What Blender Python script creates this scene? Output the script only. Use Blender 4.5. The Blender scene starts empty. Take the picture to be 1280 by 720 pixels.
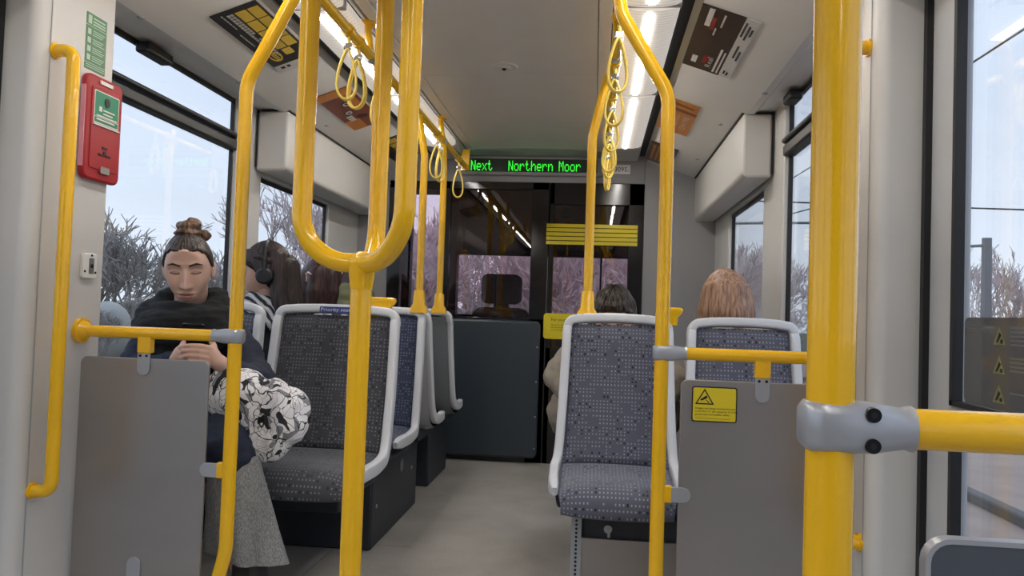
import bpy, bmesh, math, random
from math import sin, cos, pi, radians, sqrt, exp, atan2
from mathutils import Vector, Matrix, Euler, noise
V = Vector
COL = bpy.context.scene.collection
CX = -0.40                      # centre line of the tram

# ------------------------------------------------------------------ camera
scn = bpy.context.scene
def make_camera():
    f, vpx, vpy, roll = 960.0, 742.0, 395.0, 0.03
    y = V((vpx-640, -(vpy-360), -f)).normalized()
    z = V((sin(roll), cos(roll), 0)); z = (z - y*z.dot(y)).normalized()
    x = y.cross(z)
    m = Matrix((x, y, z))       # rows: world axes in camera coordinates
    cd = bpy.data.cameras.new('camera'); cd.sensor_width = 36; cd.lens = f/1280*36
    cd.clip_start = 0.02; cd.clip_end = 300
    co = bpy.data.objects.new('camera', cd); COL.objects.link(co)
    co.matrix_world = Matrix.Translation((0, 0, .95)) @ m.to_4x4()
    scn.camera = co
make_camera()

# ------------------------------------------------------------------ materials
MATS = {}
def mat(name, color=(.5, .5, .5), rough=.5, metal=0., spec=.5, emis=None, estr=0., noise_amt=0., noise_scale=30., bump=0., bump_scale=200., coat=0.):
    m = bpy.data.materials.new(name); m.use_nodes = True
    nt = m.node_tree; b = nt.nodes['Principled BSDF']
    b.inputs['Base Color'].default_value = (*color, 1); b.inputs['Roughness'].default_value = rough
    b.inputs['Metallic'].default_value = metal; b.inputs['Specular IOR Level'].default_value = spec
    b.inputs['Coat Weight'].default_value = coat
    if emis: b.inputs['Emission Color'].default_value = (*emis, 1); b.inputs['Emission Strength'].default_value = estr
    if noise_amt or bump: tc = nt.nodes.new('ShaderNodeTexCoord')
    if noise_amt:
        n = nt.nodes.new('ShaderNodeTexNoise'); n.inputs['Scale'].default_value = noise_scale; n.inputs['Detail'].default_value = 5
        nt.links.new(tc.outputs['Object'], n.inputs['Vector'])
        mr = nt.nodes.new('ShaderNodeMapRange'); mr.inputs['From Min'].default_value = .3; mr.inputs['From Max'].default_value = .7
        mr.inputs['To Min'].default_value = 1-noise_amt; mr.inputs['To Max'].default_value = 1+noise_amt
        nt.links.new(n.outputs['Fac'], mr.inputs['Value'])
        mx = nt.nodes.new('ShaderNodeVectorMath'); mx.operation = 'SCALE'; mx.inputs[0].default_value = color
        nt.links.new(mr.outputs[0], mx.inputs['Scale']); nt.links.new(mx.outputs[0], b.inputs['Base Color'])
    if bump:
        n2 = nt.nodes.new('ShaderNodeTexNoise'); n2.inputs['Scale'].default_value = bump_scale; n2.inputs['Detail'].default_value = 3
        nt.links.new(tc.outputs['Object'], n2.inputs['Vector'])
        bp = nt.nodes.new('ShaderNodeBump'); bp.inputs['Strength'].default_value = bump; bp.inputs['Distance'].default_value = .002
        nt.links.new(n2.outputs['Fac'], bp.inputs['Height']); nt.links.new(bp.outputs[0], b.inputs['Normal'])
    MATS[name] = m
    return m

mat('white_plastic', (.60, .595, .585), .42, noise_amt=.02, noise_scale=3)
mat('wall_grey', (.30, .30, .315), .5)
mat('ceiling_white', (.80, .78, .76), .55, noise_amt=.02, noise_scale=4)
mat('cove_white', (.74, .73, .72), .5, noise_amt=.02, noise_scale=4)
mat('frame_grey', (.70, .715, .75), .38)
mat('door_grey', (.50, .51, .53), .4)
mat('dark_gap', (.02, .021, .026), .6)
mat('rubber', (.008, .008, .010), .45)
mat('black_gloss', (.012, .011, .012), .12)
mat('yellow_paint', (.93, .52, .003), .24, coat=.5)
mat('yellow_cord', (.80, .60, .12), .5)
mat('clamp_grey', (.42, .435, .475), .32, metal=.4)
mat('chrome', (.70, .70, .72), .2, metal=1.)
mat('bolt_black', (.015, .015, .017), .3, metal=.6)
mat('plinth', (.030, .034, .044), .5, noise_amt=.1, noise_scale=8)
mat('slate_panel', (.040, .052, .066), .34)
mat('glass_panel_slate', (.075, .088, .11), .35)
mat('shell_grey', (.16, .17, .18), .45)
mat('joint_grey', (.24, .235, .225), .6)  # plain grey of the floor joints
mat('shell_light', (.38, .40, .43), .45)
mat('red_plastic', (.36, .008, .018), .3)
mat('pink_side', (.70, .30, .38), .4)
mat('green_sign', (.035, .155, .065), .4)
mat('green_label', (.01, .22, .12), .4)
mat('white_print', (.75, .75, .72), .5)
mat('dim_print', (.42, .42, .40), .5)
mat('pale_green_print', (.42, .58, .44), .5)
mat('dim_yellow', (.22, .22, .10), .5)
mat('faint_print', (.16, .16, .155), .5)
mat('black_print', (.01, .01, .01), .5)
mat('sticker_yellow', (.72, .58, .02), .4)
mat('notice_yellow', (.74, .60, .015), .4)
mat('blue_label', (.03, .05, .25), .4)
mat('ad_black', (.022, .02, .02), .3)
mat('ad_brown', (.055, .035, .028), .3)
mat('ad_yellow', (.62, .43, .05), .4)
mat('ad_orange', (.56, .22, .05), .35)
mat('ad_maroon', (.22, .07, .05), .35)
mat('ad_white', (.62, .61, .60), .4)
mat('ad_red', (.28, .03, .03), .4)
mat('badge_grey', (.85, .85, .85), .4)
mat('tube_light', (.9, .88, .8), .4, emis=(1, .955, .90), estr=25.0)
mat('light_end', (.50, .50, .52), .45)
mat('led_green', (.0, .1, .0), .4, emis=(.03, 1, .04), estr=.75)
mat('led_off', (.012, .022, .014), .4)
mat('skin', (.72, .465, .37), .5, noise_amt=.05, noise_scale=30)
mat('skin_pink', (.60, .36, .28), .5, noise_amt=.04, noise_scale=30)
mat('lips', (.50, .22, .19), .45)
mat('brow', (.05, .032, .025), .7)
mat('lid_shade', (.50, .29, .23), .55)
mat('coat_navy', (.012, .017, .040), .8, noise_amt=.25, noise_scale=40, bump=.3, bump_scale=150)
mat('scarf_black', (.007, .008, .010), .9, noise_amt=.4, noise_scale=60, bump=.5, bump_scale=250)
mat('coat_black', (.010, .010, .013), .8)
mat('jacket_beige', (.27, .235, .19), .8, noise_amt=.1, noise_scale=20)
mat('cream_wool', (.62, .54, .44), .85)
mat('hood_green', (.17, .17, .085), .85, noise_amt=.15, noise_scale=20)
mat('hood_lining', (.50, .46, .38), .9)
mat('headphone_black', (.012, .014, .015), .4)
mat('hair_clip', (.45, .36, .33), .3)
mat('phone_black', (.006, .006, .008), .15)
mat('shoe_dark', (.03, .025, .025), .6)
mat('trackbed', (.42, .32, .265), .9, noise_amt=.12, noise_scale=3)
mat('kerb_dark', (.16, .15, .14), .9)
mat('verge', (.13, .13, .08), .95, noise_amt=.4, noise_scale=2.5)
mat('embankment', (.18, .155, .115), .95, noise_amt=.45, noise_scale=1.2)
mat('bark', (.36, .33, .30), .9, noise_amt=.2, noise_scale=3)
mat('bark_light', (.68, .58, .57), .9, noise_amt=.2, noise_scale=3)
mat('steel_pole', (.22, .22, .23), .6)
mat('wire_black', (.03, .03, .035), .6)
mat('cab_dark', (.018, .017, .019), .6)
mat('cab_seat', (.010, .010, .012), .7)
mat('blind_grey', (.035, .033, .035), .7)
mat('reflection_pale', (.42, .41, .38), .9, noise_amt=.2, noise_scale=3)  # pale tone of the solid that imitates a window reflection

def _nodes(name):
    m = bpy.data.materials.new(name); m.use_nodes = True; MATS[name] = m
    return m.node_tree, m.node_tree.nodes, m.node_tree.links, m.node_tree.nodes['Principled BSDF']

def glass(name, tint, ior=1.45, rough=0.0, boost=1.0, haze=0):
    nt, N, L, b = _nodes(name); N.remove(b)
    out = [n for n in N if n.type == 'OUTPUT_MATERIAL'][0]
    t = N.new('ShaderNodeBsdfTransparent'); t.inputs[0].default_value = (*tint, 1)
    g = N.new('ShaderNodeBsdfGlossy'); g.inputs['Roughness'].default_value = rough; g.inputs[0].default_value = (boost, boost, boost, 1)
    lw = N.new('ShaderNodeLayerWeight'); lw.inputs[0].default_value = .5
    pw = N.new('ShaderNodeMath'); pw.operation = 'POWER'; L.new(lw.outputs['Facing'], pw.inputs[0]); pw.inputs[1].default_value = 5
    f0 = ((ior-1)/(ior+1))**2
    fr = N.new('ShaderNodeMath'); fr.operation = 'MULTIPLY_ADD'; L.new(pw.outputs[0], fr.inputs[0]); fr.inputs[1].default_value = 1-f0; fr.inputs[2].default_value = f0
    mx = N.new('ShaderNodeMixShader'); L.new(fr.outputs[0], mx.inputs[0]); L.new(t.outputs[0], mx.inputs[1]); L.new(g.outputs[0], mx.inputs[2])
    res = mx.outputs[0]
    if haze:
        df = N.new('ShaderNodeBsdfDiffuse'); df.inputs[0].default_value = (.30, .30, .31, 1); m2 = N.new('ShaderNodeMixShader'); m2.inputs[0].default_value = haze
        L.new(res, m2.inputs[1]); L.new(df.outputs[0], m2.inputs[2]); res = m2.outputs[0]
    L.new(res, out.inputs[0])
glass('window_glass', (.92, .94, .95))
glass('smoked_glass', (.90, .79, .82), 1.5)
glass('dark_film', (.14, .14, .15), 1.45, haze=.35)

def diffuser():                   # ribbed lit cover of the strip lights
    nt, N, L, b = _nodes('diffuser')
    b.inputs['Base Color'].default_value = (.5, .48, .45, 1); b.inputs['Roughness'].default_value = .4
    tc = N.new('ShaderNodeTexCoord'); w = N.new('ShaderNodeTexWave'); w.bands_direction = 'Y'; w.inputs['Scale'].default_value = 14
    L.new(tc.outputs['Object'], w.inputs['Vector'])
    mr = N.new('ShaderNodeMapRange'); mr.inputs['To Min'].default_value = .13; mr.inputs['To Max'].default_value = .26
    L.new(w.outputs['Fac'], mr.inputs['Value'])
    b.inputs['Emission Color'].default_value = (1, .94, .87, 1); L.new(mr.outputs[0], b.inputs['Emission Strength'])
diffuser()

def brushed():                    # brushed stainless screen panels
    nt, N, L, b = _nodes('brushed_steel')
    b.inputs['Metallic'].default_value = .75; b.inputs['Roughness'].default_value = .38
    tc = N.new('ShaderNodeTexCoord'); mp = N.new('ShaderNodeMapping'); mp.inputs['Scale'].default_value = (1, 1, 3)
    n = N.new('ShaderNodeTexNoise'); n.inputs['Scale'].default_value = 3; n.inputs['Detail'].default_value = 4
    L.new(tc.outputs['Object'], mp.inputs[0]); L.new(mp.outputs[0], n.inputs['Vector'])
    n2 = N.new('ShaderNodeTexNoise'); n2.inputs['Scale'].default_value = 2.2; n2.inputs['Detail'].default_value = 3
    L.new(tc.outputs['Object'], n2.inputs['Vector'])
    ad = N.new('ShaderNodeMath'); ad.operation = 'ADD'; L.new(n.outputs['Fac'], ad.inputs[0]); L.new(n2.outputs['Fac'], ad.inputs[1])
    mr = N.new('ShaderNodeMapRange'); mr.inputs['From Min'].default_value = .6; mr.inputs['From Max'].default_value = 1.4
    L.new(ad.outputs[0], mr.inputs['Value'])
    cr = N.new('ShaderNodeMix'); cr.data_type = 'RGBA'; cr.inputs['A'].default_value = (.355, .335, .328, 1); cr.inputs['B'].default_value = (.40, .38, .372, 1)
    L.new(mr.outputs[0], cr.inputs['Factor']); L.new(cr.outputs['Result'], b.inputs['Base Color'])
brushed()

def floor_mat():                  # grey speckled vinyl with worn, dusty patches
    nt, N, L, b = _nodes('floor_vinyl'); b.inputs['Roughness'].default_value = .55
    tc = N.new('ShaderNodeTexCoord')
    n = N.new('ShaderNodeTexNoise'); n.inputs['Scale'].default_value = 240; n.inputs['Detail'].default_value = 2
    n2 = N.new('ShaderNodeTexNoise'); n2.inputs['Scale'].default_value = 2.6; n2.inputs['Detail'].default_value = 6; n2.inputs['Roughness'].default_value = .65
    vo = N.new('ShaderNodeTexVoronoi'); vo.inputs['Scale'].default_value = 28
    for q in (n, n2, vo): L.new(tc.outputs['Object'], q.inputs['Vector'])
    r1 = N.new('ShaderNodeValToRGB'); r1.color_ramp.elements[0].position = .3; r1.color_ramp.elements[1].position = .75
    r1.color_ramp.elements[0].color = (.30, .293, .28, 1); r1.color_ramp.elements[1].color = (.53, .52, .50, 1)
    L.new(n.outputs['Fac'], r1.inputs[0])
    r2 = N.new('ShaderNodeValToRGB'); r2.color_ramp.elements[0].position = .35; r2.color_ramp.elements[1].position = .7
    r2.color_ramp.elements[0].color = (.80, .78, .74, 1); r2.color_ramp.elements[1].color = (1.08, 1.07, 1.06, 1)
    L.new(n2.outputs['Fac'], r2.inputs[0])
    mu = N.new('ShaderNodeMix'); mu.data_type = 'RGBA'; mu.blend_type = 'MULTIPLY'; mu.inputs['Factor'].default_value = 1
    L.new(r1.outputs[0], mu.inputs['A']); L.new(r2.outputs[0], mu.inputs['B'])
    r3 = N.new('ShaderNodeValToRGB'); r3.color_ramp.elements[0].position = .035; r3.color_ramp.elements[1].position = .06
    r3.color_ramp.elements[0].color = (.35, .33, .3, 1); r3.color_ramp.elements[1].color = (1, 1, 1, 1)
    L.new(vo.outputs['Distance'], r3.inputs[0])
    mu2 = N.new('ShaderNodeMix'); mu2.data_type = 'RGBA'; mu2.blend_type = 'MULTIPLY'; mu2.inputs['Factor'].default_value = .5
    L.new(mu.outputs['Result'], mu2.inputs['A']); L.new(r3.outputs[0], mu2.inputs['B'])
    L.new(mu2.outputs['Result'], b.inputs['Base Color'])
floor_mat()

def moquette(name, base, lightc):  # woven dotted seat cloth on UV in metres
    nt, N, L, b = _nodes(name); b.inputs['Roughness'].default_value = .85
    b.inputs['Sheen Weight'].default_value = .25
    def math_(op, a, bb=None, c=None):
        m = N.new('ShaderNodeMath'); m.operation = op
        for k, v in enumerate((a, bb, c)):
            if v is None: continue
            if isinstance(v, (int, float)): m.inputs[k].default_value = v
            else: L.new(v, m.inputs[k])
        return m.outputs[0]
    uv = N.new('ShaderNodeUVMap'); sc = N.new('ShaderNodeVectorMath'); sc.operation = 'SCALE'; sc.inputs['Scale'].default_value = 1/.0135
    L.new(uv.outputs[0], sc.inputs[0])
    fr = N.new('ShaderNodeVectorMath'); fr.operation = 'FRACTION'; L.new(sc.outputs[0], fr.inputs[0])
    fl = N.new('ShaderNodeVectorMath'); fl.operation = 'FLOOR'; L.new(sc.outputs[0], fl.inputs[0])
    wn = N.new('ShaderNodeTexWhiteNoise'); wn.noise_dimensions = '2D'; L.new(fl.outputs[0], wn.inputs['Vector'])
    sp = N.new('ShaderNodeSeparateXYZ'); L.new(fr.outputs[0], sp.inputs[0])
    dx = math_('ABSOLUTE', math_('SUBTRACT', sp.outputs[0], .5)); dy = math_('ABSOLUTE', math_('SUBTRACT', sp.outputs[1], .5))
    d = math_('MAXIMUM', dx, dy)
    low = N.new('ShaderNodeTexNoise'); low.inputs['Scale'].default_value = .22; low.inputs['Detail'].default_value = 2
    L.new(fl.outputs[0], low.inputs['Vector'])
    lm = math_('MULTIPLY', math_('LESS_THAN', d, .17), math_('MULTIPLY', math_('GREATER_THAN', wn.outputs['Value'], .16), math_('GREATER_THAN', low.outputs['Fac'], .42)))
    dm = math_('MULTIPLY', math_('LESS_THAN', d, .27), math_('LESS_THAN', wn.outputs['Value'], .11))
    m1 = N.new('ShaderNodeMix'); m1.data_type = 'RGBA'; m1.inputs['A'].default_value = (*base, 1); m1.inputs['B'].default_value = (*lightc, 1)
    L.new(lm, m1.inputs['Factor'])
    m2 = N.new('ShaderNodeMix'); m2.data_type = 'RGBA'; L.new(m1.outputs['Result'], m2.inputs['A']); m2.inputs['B'].default_value = (.014, .015, .024, 1)
    L.new(dm, m2.inputs['Factor']); L.new(m2.outputs['Result'], b.inputs['Base Color'])
moquette('moquette_grey', (.096, .100, .138), (.30, .32, .39))
moquette('moquette_dark', (.050, .052, .064), (.20, .205, .225))
moquette('moquette_blue', (.035, .045, .085), (.17, .21, .33))

def hair_mat(name, c1, c2):
    nt, N, L, b = _nodes(name); b.inputs['Roughness'].default_value = .42; b.inputs['Specular IOR Level'].default_value = .4
    tc = N.new('ShaderNodeTexCoord'); mp = N.new('ShaderNodeMapping'); mp.inputs['Scale'].default_value = (110, 110, 9)
    n = N.new('ShaderNodeTexNoise'); n.inputs['Scale'].default_value = 1; n.inputs['Detail'].default_value = 4
    L.new(tc.outputs['Object'], mp.inputs[0]); L.new(mp.outputs[0], n.inputs['Vector'])
    r = N.new('ShaderNodeValToRGB'); r.color_ramp.elements[0].position = .35; r.color_ramp.elements[1].position = .68
    r.color_ramp.elements[0].color = (*c1, 1); r.color_ramp.elements[1].color = (*c2, 1)
    L.new(n.outputs['Fac'], r.inputs[0]); L.new(r.outputs[0], b.inputs['Base Color'])
    bp = N.new('ShaderNodeBump'); bp.inputs['Strength'].default_value = .6; bp.inputs['Distance'].default_value = .003
    L.new(n.outputs['Fac'], bp.inputs['Height']); L.new(bp.outputs[0], b.inputs['Normal'])
hair_mat('hair_brown', (.018, .012, .010), (.075, .052, .042))
hair_mat('hair_bun', (.05, .028, .017), (.26, .155, .095))
hair_mat('hair_dark', (.010, .006, .006), (.050, .030, .028))
hair_mat('hair_auburn', (.014, .006, .006), (.075, .032, .028))
hair_mat('hair_blonde', (.20, .10, .058), (.50, .31, .21))
hair_mat('hair_man', (.018, .013, .010), (.085, .066, .052))

def denim():
    nt, N, L, b = _nodes('grey_denim'); b.inputs['Roughness'].default_value = .9
    tc = N.new('ShaderNodeTexCoord'); n = N.new('ShaderNodeTexNoise'); n.inputs['Scale'].default_value = 330; n.inputs['Detail'].default_value = 3
    mp = N.new('ShaderNodeMapping'); mp.inputs['Scale'].default_value = (1, 1, .25)
    L.new(tc.outputs['Object'], mp.inputs[0]); L.new(mp.outputs[0], n.inputs['Vector'])
    r = N.new('ShaderNodeValToRGB'); r.color_ramp.elements[0].position = .35; r.color_ramp.elements[1].position = .68
    r.color_ramp.elements[0].color = (.15, .15, .15, 1); r.color_ramp.elements[1].color = (.31, .31, .305, 1)
    L.new(n.outputs['Fac'], r.inputs[0]); L.new(r.outputs[0], b.inputs['Base Color'])
denim()

def bag_mat():                    # white cotton printed with black and grey leaves
    nt, N, L, b = _nodes('leaf_print'); b.inputs['Roughness'].default_value = .8
    tc = N.new('ShaderNodeTexCoord')
    def warp(amt, sc):
        nz = N.new('ShaderNodeTexNoise'); nz.inputs['Scale'].default_value = sc; nz.inputs['Detail'].default_value = 2
        L.new(tc.outputs['Object'], nz.inputs['Vector'])
        m = N.new('ShaderNodeMix'); m.data_type = 'RGBA'; m.inputs['Factor'].default_value = amt
        L.new(tc.outputs['Object'], m.inputs['A']); L.new(nz.outputs['Color'], m.inputs['B']); return m.outputs['Result']
    wv = warp(.12, 11)
    mp = N.new('ShaderNodeMapping'); mp.inputs['Scale'].default_value = (1.5, 1, .8); mp.inputs['Rotation'].default_value = (0, .7, 0); L.new(wv, mp.inputs[0])
    def veins(sc, lo, hi):
        vo = N.new('ShaderNodeTexVoronoi'); vo.feature = 'DISTANCE_TO_EDGE'; vo.inputs['Scale'].default_value = sc; L.new(mp.outputs[0], vo.inputs['Vector'])
        r = N.new('ShaderNodeValToRGB'); r.color_ramp.elements[0].position = lo; r.color_ramp.elements[1].position = hi
        r.color_ramp.elements[0].color = (.015, .015, .02, 1); r.color_ramp.elements[1].color = (1, 1, 1, 1); L.new(vo.outputs['Distance'], r.inputs[0]); return r.outputs[0]
    v2 = N.new('ShaderNodeTexVoronoi'); v2.inputs['Scale'].default_value = 36; L.new(mp.outputs[0], v2.inputs['Vector'])
    sx = N.new('ShaderNodeSeparateColor'); L.new(v2.outputs['Color'], sx.inputs[0])
    r2 = N.new('ShaderNodeValToRGB'); r2.color_ramp.interpolation = 'CONSTANT'
    e = r2.color_ramp.elements; e[0].position = 0; e[0].color = (.02, .02, .026, 1); e[1].position = .15; e[1].color = (.26, .26, .28, 1)
    k = e.new(.30); k.color = (.84, .83, .85, 1)
    L.new(sx.outputs[0], r2.inputs[0])
    out = r2.outputs[0]
    for q in (veins(36, .004, .030), veins(15, .012, .03)):
        mu = N.new('ShaderNodeMix'); mu.data_type = 'RGBA'; mu.blend_type = 'MULTIPLY'; mu.inputs['Factor'].default_value = 1
        L.new(out, mu.inputs['A']); L.new(q, mu.inputs['B']); out = mu.outputs['Result']
    L.new(out, b.inputs['Base Color'])
bag_mat()

def stripes_mat():
    nt, N, L, b = _nodes('striped_scarf'); b.inputs['Roughness'].default_value = .85
    tc = N.new('ShaderNodeTexCoord'); w = N.new('ShaderNodeTexWave'); w.bands_direction = 'DIAGONAL'; w.inputs['Scale'].default_value = 13; w.inputs['Distortion'].default_value = 3.5
    L.new(tc.outputs['Object'], w.inputs['Vector'])
    r = N.new('ShaderNodeValToRGB'); r.color_ramp.interpolation = 'CONSTANT'; e = r.color_ramp.elements
    e[0].color = (.015, .015, .02, 1); e[1].position = .42; e[1].color = (.55, .54, .55, 1)
    k = e.new(.7); k.color = (.10, .19, .27, 1); k = e.new(.82); k.color = (.6, .6, .6, 1)
    L.new(w.outputs['Fac'], r.inputs[0]); L.new(r.outputs[0], b.inputs['Base Color'])
stripes_mat()

# ------------------------------------------------------------------ mesh helpers
class MB:
    def __init__(s): s.v = []; s.f = []; s.m = []; s.uv = {}
    def add(s, vs, fs, mi=0):
        o = len(s.v); s.v += [tuple(v) for v in vs]
        for f in fs: s.f.append(tuple(o+i for i in f)); s.m.append(mi)
        return o
    def box(s, x0, x1, y0, y1, z0, z1, mi=0):
        vs = [(x, y, z) for z in (z0, z1) for y in (y0, y1) for x in (x0, x1)]
        s.add(vs, [(0, 2, 3, 1), (4, 5, 7, 6), (0, 1, 5, 4), (2, 6, 7, 3), (0, 4, 6, 2), (1, 3, 7, 5)], mi); return s
    def obox(s, c, ax, ay, az, mi=0):      # oriented box: centre and three half-axis vectors
        c = V(c); ax, ay, az = V(ax), V(ay), V(az)
        vs = [c+ax*i+ay*j+az*k for k in (-1, 1) for j in (-1, 1) for i in (-1, 1)]
        s.add(vs, [(0, 2, 3, 1), (4, 5, 7, 6), (0, 1, 5, 4), (2, 6, 7, 3), (0, 4, 6, 2), (1, 3, 7, 5)], mi); return s
    def tube(s, pts, r, n=12, closed=False, mi=0, caps=True, flat=None):
        pts = [V(p) for p in pts]; k = len(pts)
        rs = r if isinstance(r, (list, tuple)) else [r]*k
        rings = []; prev = None
        for i in range(k):
            a = pts[(i-1) % k] if (closed or i > 0) else pts[i]
            b = pts[(i+1) % k] if (closed or i < k-1) else pts[i]
            t = (b-a).normalized()
            if prev is None:
                h = V((0, 0, 1)) if abs(t.z) < .9 else V((1, 0, 0))
                nrm = (h - t*h.dot(t)).normalized()
            else:
                nrm = (prev - t*prev.dot(t))
                nrm = nrm.normalized() if nrm.length > 1e-6 else t.orthogonal().normalized()
            prev = nrm; bi = t.cross(nrm)
            fl = flat or (1, 1)
            rings.append([pts[i] + (nrm*cos(2*pi*j/n)*fl[0] + bi*sin(2*pi*j/n)*fl[1])*rs[i] for j in range(n)])
        o = len(s.v)
        for R in rings: s.v += [tuple(p) for p in R]
        m = k if closed else k-1
        for i in range(m):
            for j in range(n):
                a = o+i*n+j; b = o+i*n+(j+1) % n; c = o+((i+1) % k)*n+(j+1) % n; d = o+((i+1) % k)*n+j
                s.f.append((a, b, c, d)); s.m.append(mi)
        if caps and not closed:
            s.f.append(tuple(o+j for j in reversed(range(n)))); s.m.append(mi)
            s.f.append(tuple(o+(k-1)*n+j for j in range(n))); s.m.append(mi)
        return s
    def loft(s, rings, closed=False, caps=True, mi=0):
        n = len(rings[0]); k = len(rings); o = len(s.v)
        for R in rings: s.v += [tuple(p) for p in R]
        for i in range(k if closed else k-1):
            for j in range(n):
                s.f.append((o+i*n+j, o+i*n+(j+1) % n, o+((i+1) % k)*n+(j+1) % n, o+((i+1) % k)*n+j)); s.m.append(mi)
        if caps and not closed:
            s.f.append(tuple(o+j for j in reversed(range(n)))); s.m.append(mi)
            s.f.append(tuple(o+(k-1)*n+j for j in range(n))); s.m.append(mi)
        return s
    def grid(s, fn, nu, nv, uvfn=None, mi=0):
        o = len(s.v)
        for i in range(nu+1):
            for j in range(nv+1):
                s.v.append(tuple(fn(i/nu, j/nv)))
                if uvfn: s.uv[len(s.v)-1] = uvfn(i/nu, j/nv)
        for i in range(nu):
            for j in range(nv):
                s.f.append((o+i*(nv+1)+j, o+(i+1)*(nv+1)+j, o+(i+1)*(nv+1)+j+1, o+i*(nv+1)+j+1)); s.m.append(mi)
        return s
    def prism(s, poly, a, b, plane='XY', mi=0):   # extrude a 2-D outline between a and b along the third axis
        def P(p, t):
            return {'XY': (p[0], p[1], t), 'XZ': (p[0], t, p[1]), 'YZ': (t, p[0], p[1])}[plane]
        return s.loft([[P(p, a) for p in poly], [P(p, b) for p in poly]], mi=mi)
    def mesh(s, me, M=None, mi=0):
        o = len(s.v); M = M or Matrix()
        s.v += [tuple(M @ v.co) for v in me.vertices]
        for p in me.polygons: s.f.append(tuple(o+i for i in p.vertices)); s.m.append(mi if mi is not None else p.material_index)
        return s
    def ball(s, c, r, nu=14, nv=10, mi=0, M=None):
        r = r if isinstance(r, (tuple, list)) else (r, r, r); c = V(c); M = M or Matrix.Identity(3)
        rings = []
        for i in range(nv+1):
            th = pi*i/nv; st = max(sin(th), .002)
            rings.append([c + M @ V((r[0]*st*cos(2*pi*j/nu), r[1]*st*sin(2*pi*j/nu), -r[2]*cos(th))) for j in range(nu)])
        return s.loft(rings, mi=mi)
    def build(s, name, mats, parent=None, bevel=0, angle=35, smooth=True, segs=2):
        me = bpy.data.meshes.new(name); me.from_pydata(s.v, [], s.f)
        ms = mats if isinstance(mats, (list, tuple)) else [mats]
        for m in ms: me.materials.append(MATS[m])
        me.polygons.foreach_set('material_index', s.m)
        if s.uv:
            ul = me.uv_layers.new(name='UVMap')
            for lp in me.loops: ul.data[lp.index].uv = s.uv.get(lp.vertex_index, (0, 0))
        bm = bmesh.new(); bm.from_mesh(me); bmesh.ops.recalc_face_normals(bm, faces=bm.faces)
        bm.to_mesh(me); bm.free()
        if smooth:
            me.shade_smooth()
            me.set_sharp_from_angle(angle=radians(angle))
        ob = bpy.data.objects.new(name, me); COL.objects.link(ob)
        if parent is not None: ob.parent = parent
        if bevel:
            bv = ob.modifiers.new('edge', 'BEVEL'); bv.width = bevel; bv.segments = segs; bv.limit_method = 'ANGLE'; bv.angle_limit = radians(40)
        return ob

def rrect(x0, x1, y0, y1, r, n=5):
    out = []
    for cx, cy, a in ((x1-r, y1-r, 0), (x0+r, y1-r, 90), (x0+r, y0+r, 180), (x1-r, y0+r, 270)):
        for k in range(n+1):
            t = radians(a+90*k/n); out.append((cx+r*cos(t), cy+r*sin(t)))
    return out
def fillet(pts, r, n=8):
    pts = [V(p) for p in pts]; out = [pts[0]]
    rr = r if isinstance(r, (list, tuple)) else [r]*(len(pts)-2)
    for i in range(1, len(pts)-1):
        p = pts[i]; a = (pts[i-1]-p); b = (pts[i+1]-p); la, lb = a.length, b.length; a.normalize(); b.normalize()
        ang = a.angle(b); d = min(rr[i-1]/math.tan(ang/2), la*.49, lb*.49); q = d*math.tan(ang/2)
        c = p + (a+b).normalized()*(q/sin(ang/2)); p0 = p+a*d; p1 = p+b*d
        v0 = p0-c; v1 = p1-c; om = v0.angle(v1)
        for k in range(n+1):
            t = k/n; out.append(c + (v0*sin((1-t)*om)+v1*sin(t*om))/sin(om))
    out.append(pts[-1]); return out
def spline(pts, n=8):             # Catmull-Rom through points
    pts = [V(p) for p in pts]; P = [pts[0]*2-pts[1]]+pts+[pts[-1]*2-pts[-2]]; out = []
    for i in range(1, len(P)-2):
        for k in range(n):
            t = k/n; a, b, c, d = P[i-1], P[i], P[i+1], P[i+2]
            out.append(.5*((2*b)+(c-a)*t+(2*a-5*b+4*c-d)*t*t+(3*b-a-3*c+d)*t**3))
    out.append(pts[-1]); return out

def tag(o, label=None, cat=None, group=None, kind=None):
    if label: o['label'] = label
    if cat: o['category'] = cat
    if group: o['group'] = group
    if kind: o['kind'] = kind
    return o
def thing(name, label, cat, loc=(0, 0, 0), group=None):
    o = bpy.data.objects.new(name, None); o.empty_display_size = .05; COL.objects.link(o); o.location = loc
    return tag(o, label, cat, group)
def struct(ob): ob['kind'] = 'structure'; return ob
def copy_tree(o, parent=None):
    c = o.copy(); COL.objects.link(c)
    if parent is not None: c.parent = parent
    for ch in list(o.children): copy_tree(ch, c)
    return c

def text_mesh(s, size=1., extrude=.0, align='LEFT'):
    cu = bpy.data.curves.new('t', 'FONT'); cu.body = s; cu.size = size; cu.extrude = extrude; cu.align_x = align; cu.resolution_u = 2
    ob = bpy.data.objects.new('t', cu); COL.objects.link(ob)
    dg = bpy.context.evaluated_depsgraph_get(); me = bpy.data.meshes.new_from_object(ob.evaluated_get(dg))
    bpy.data.objects.remove(ob); bpy.data.curves.remove(cu)
    return me
def frame_matrix(o, ex, ey, ez):
    m = Matrix((V(ex), V(ey), V(ez))).transposed().to_4x4(); m.translation = V(o); return m

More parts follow.
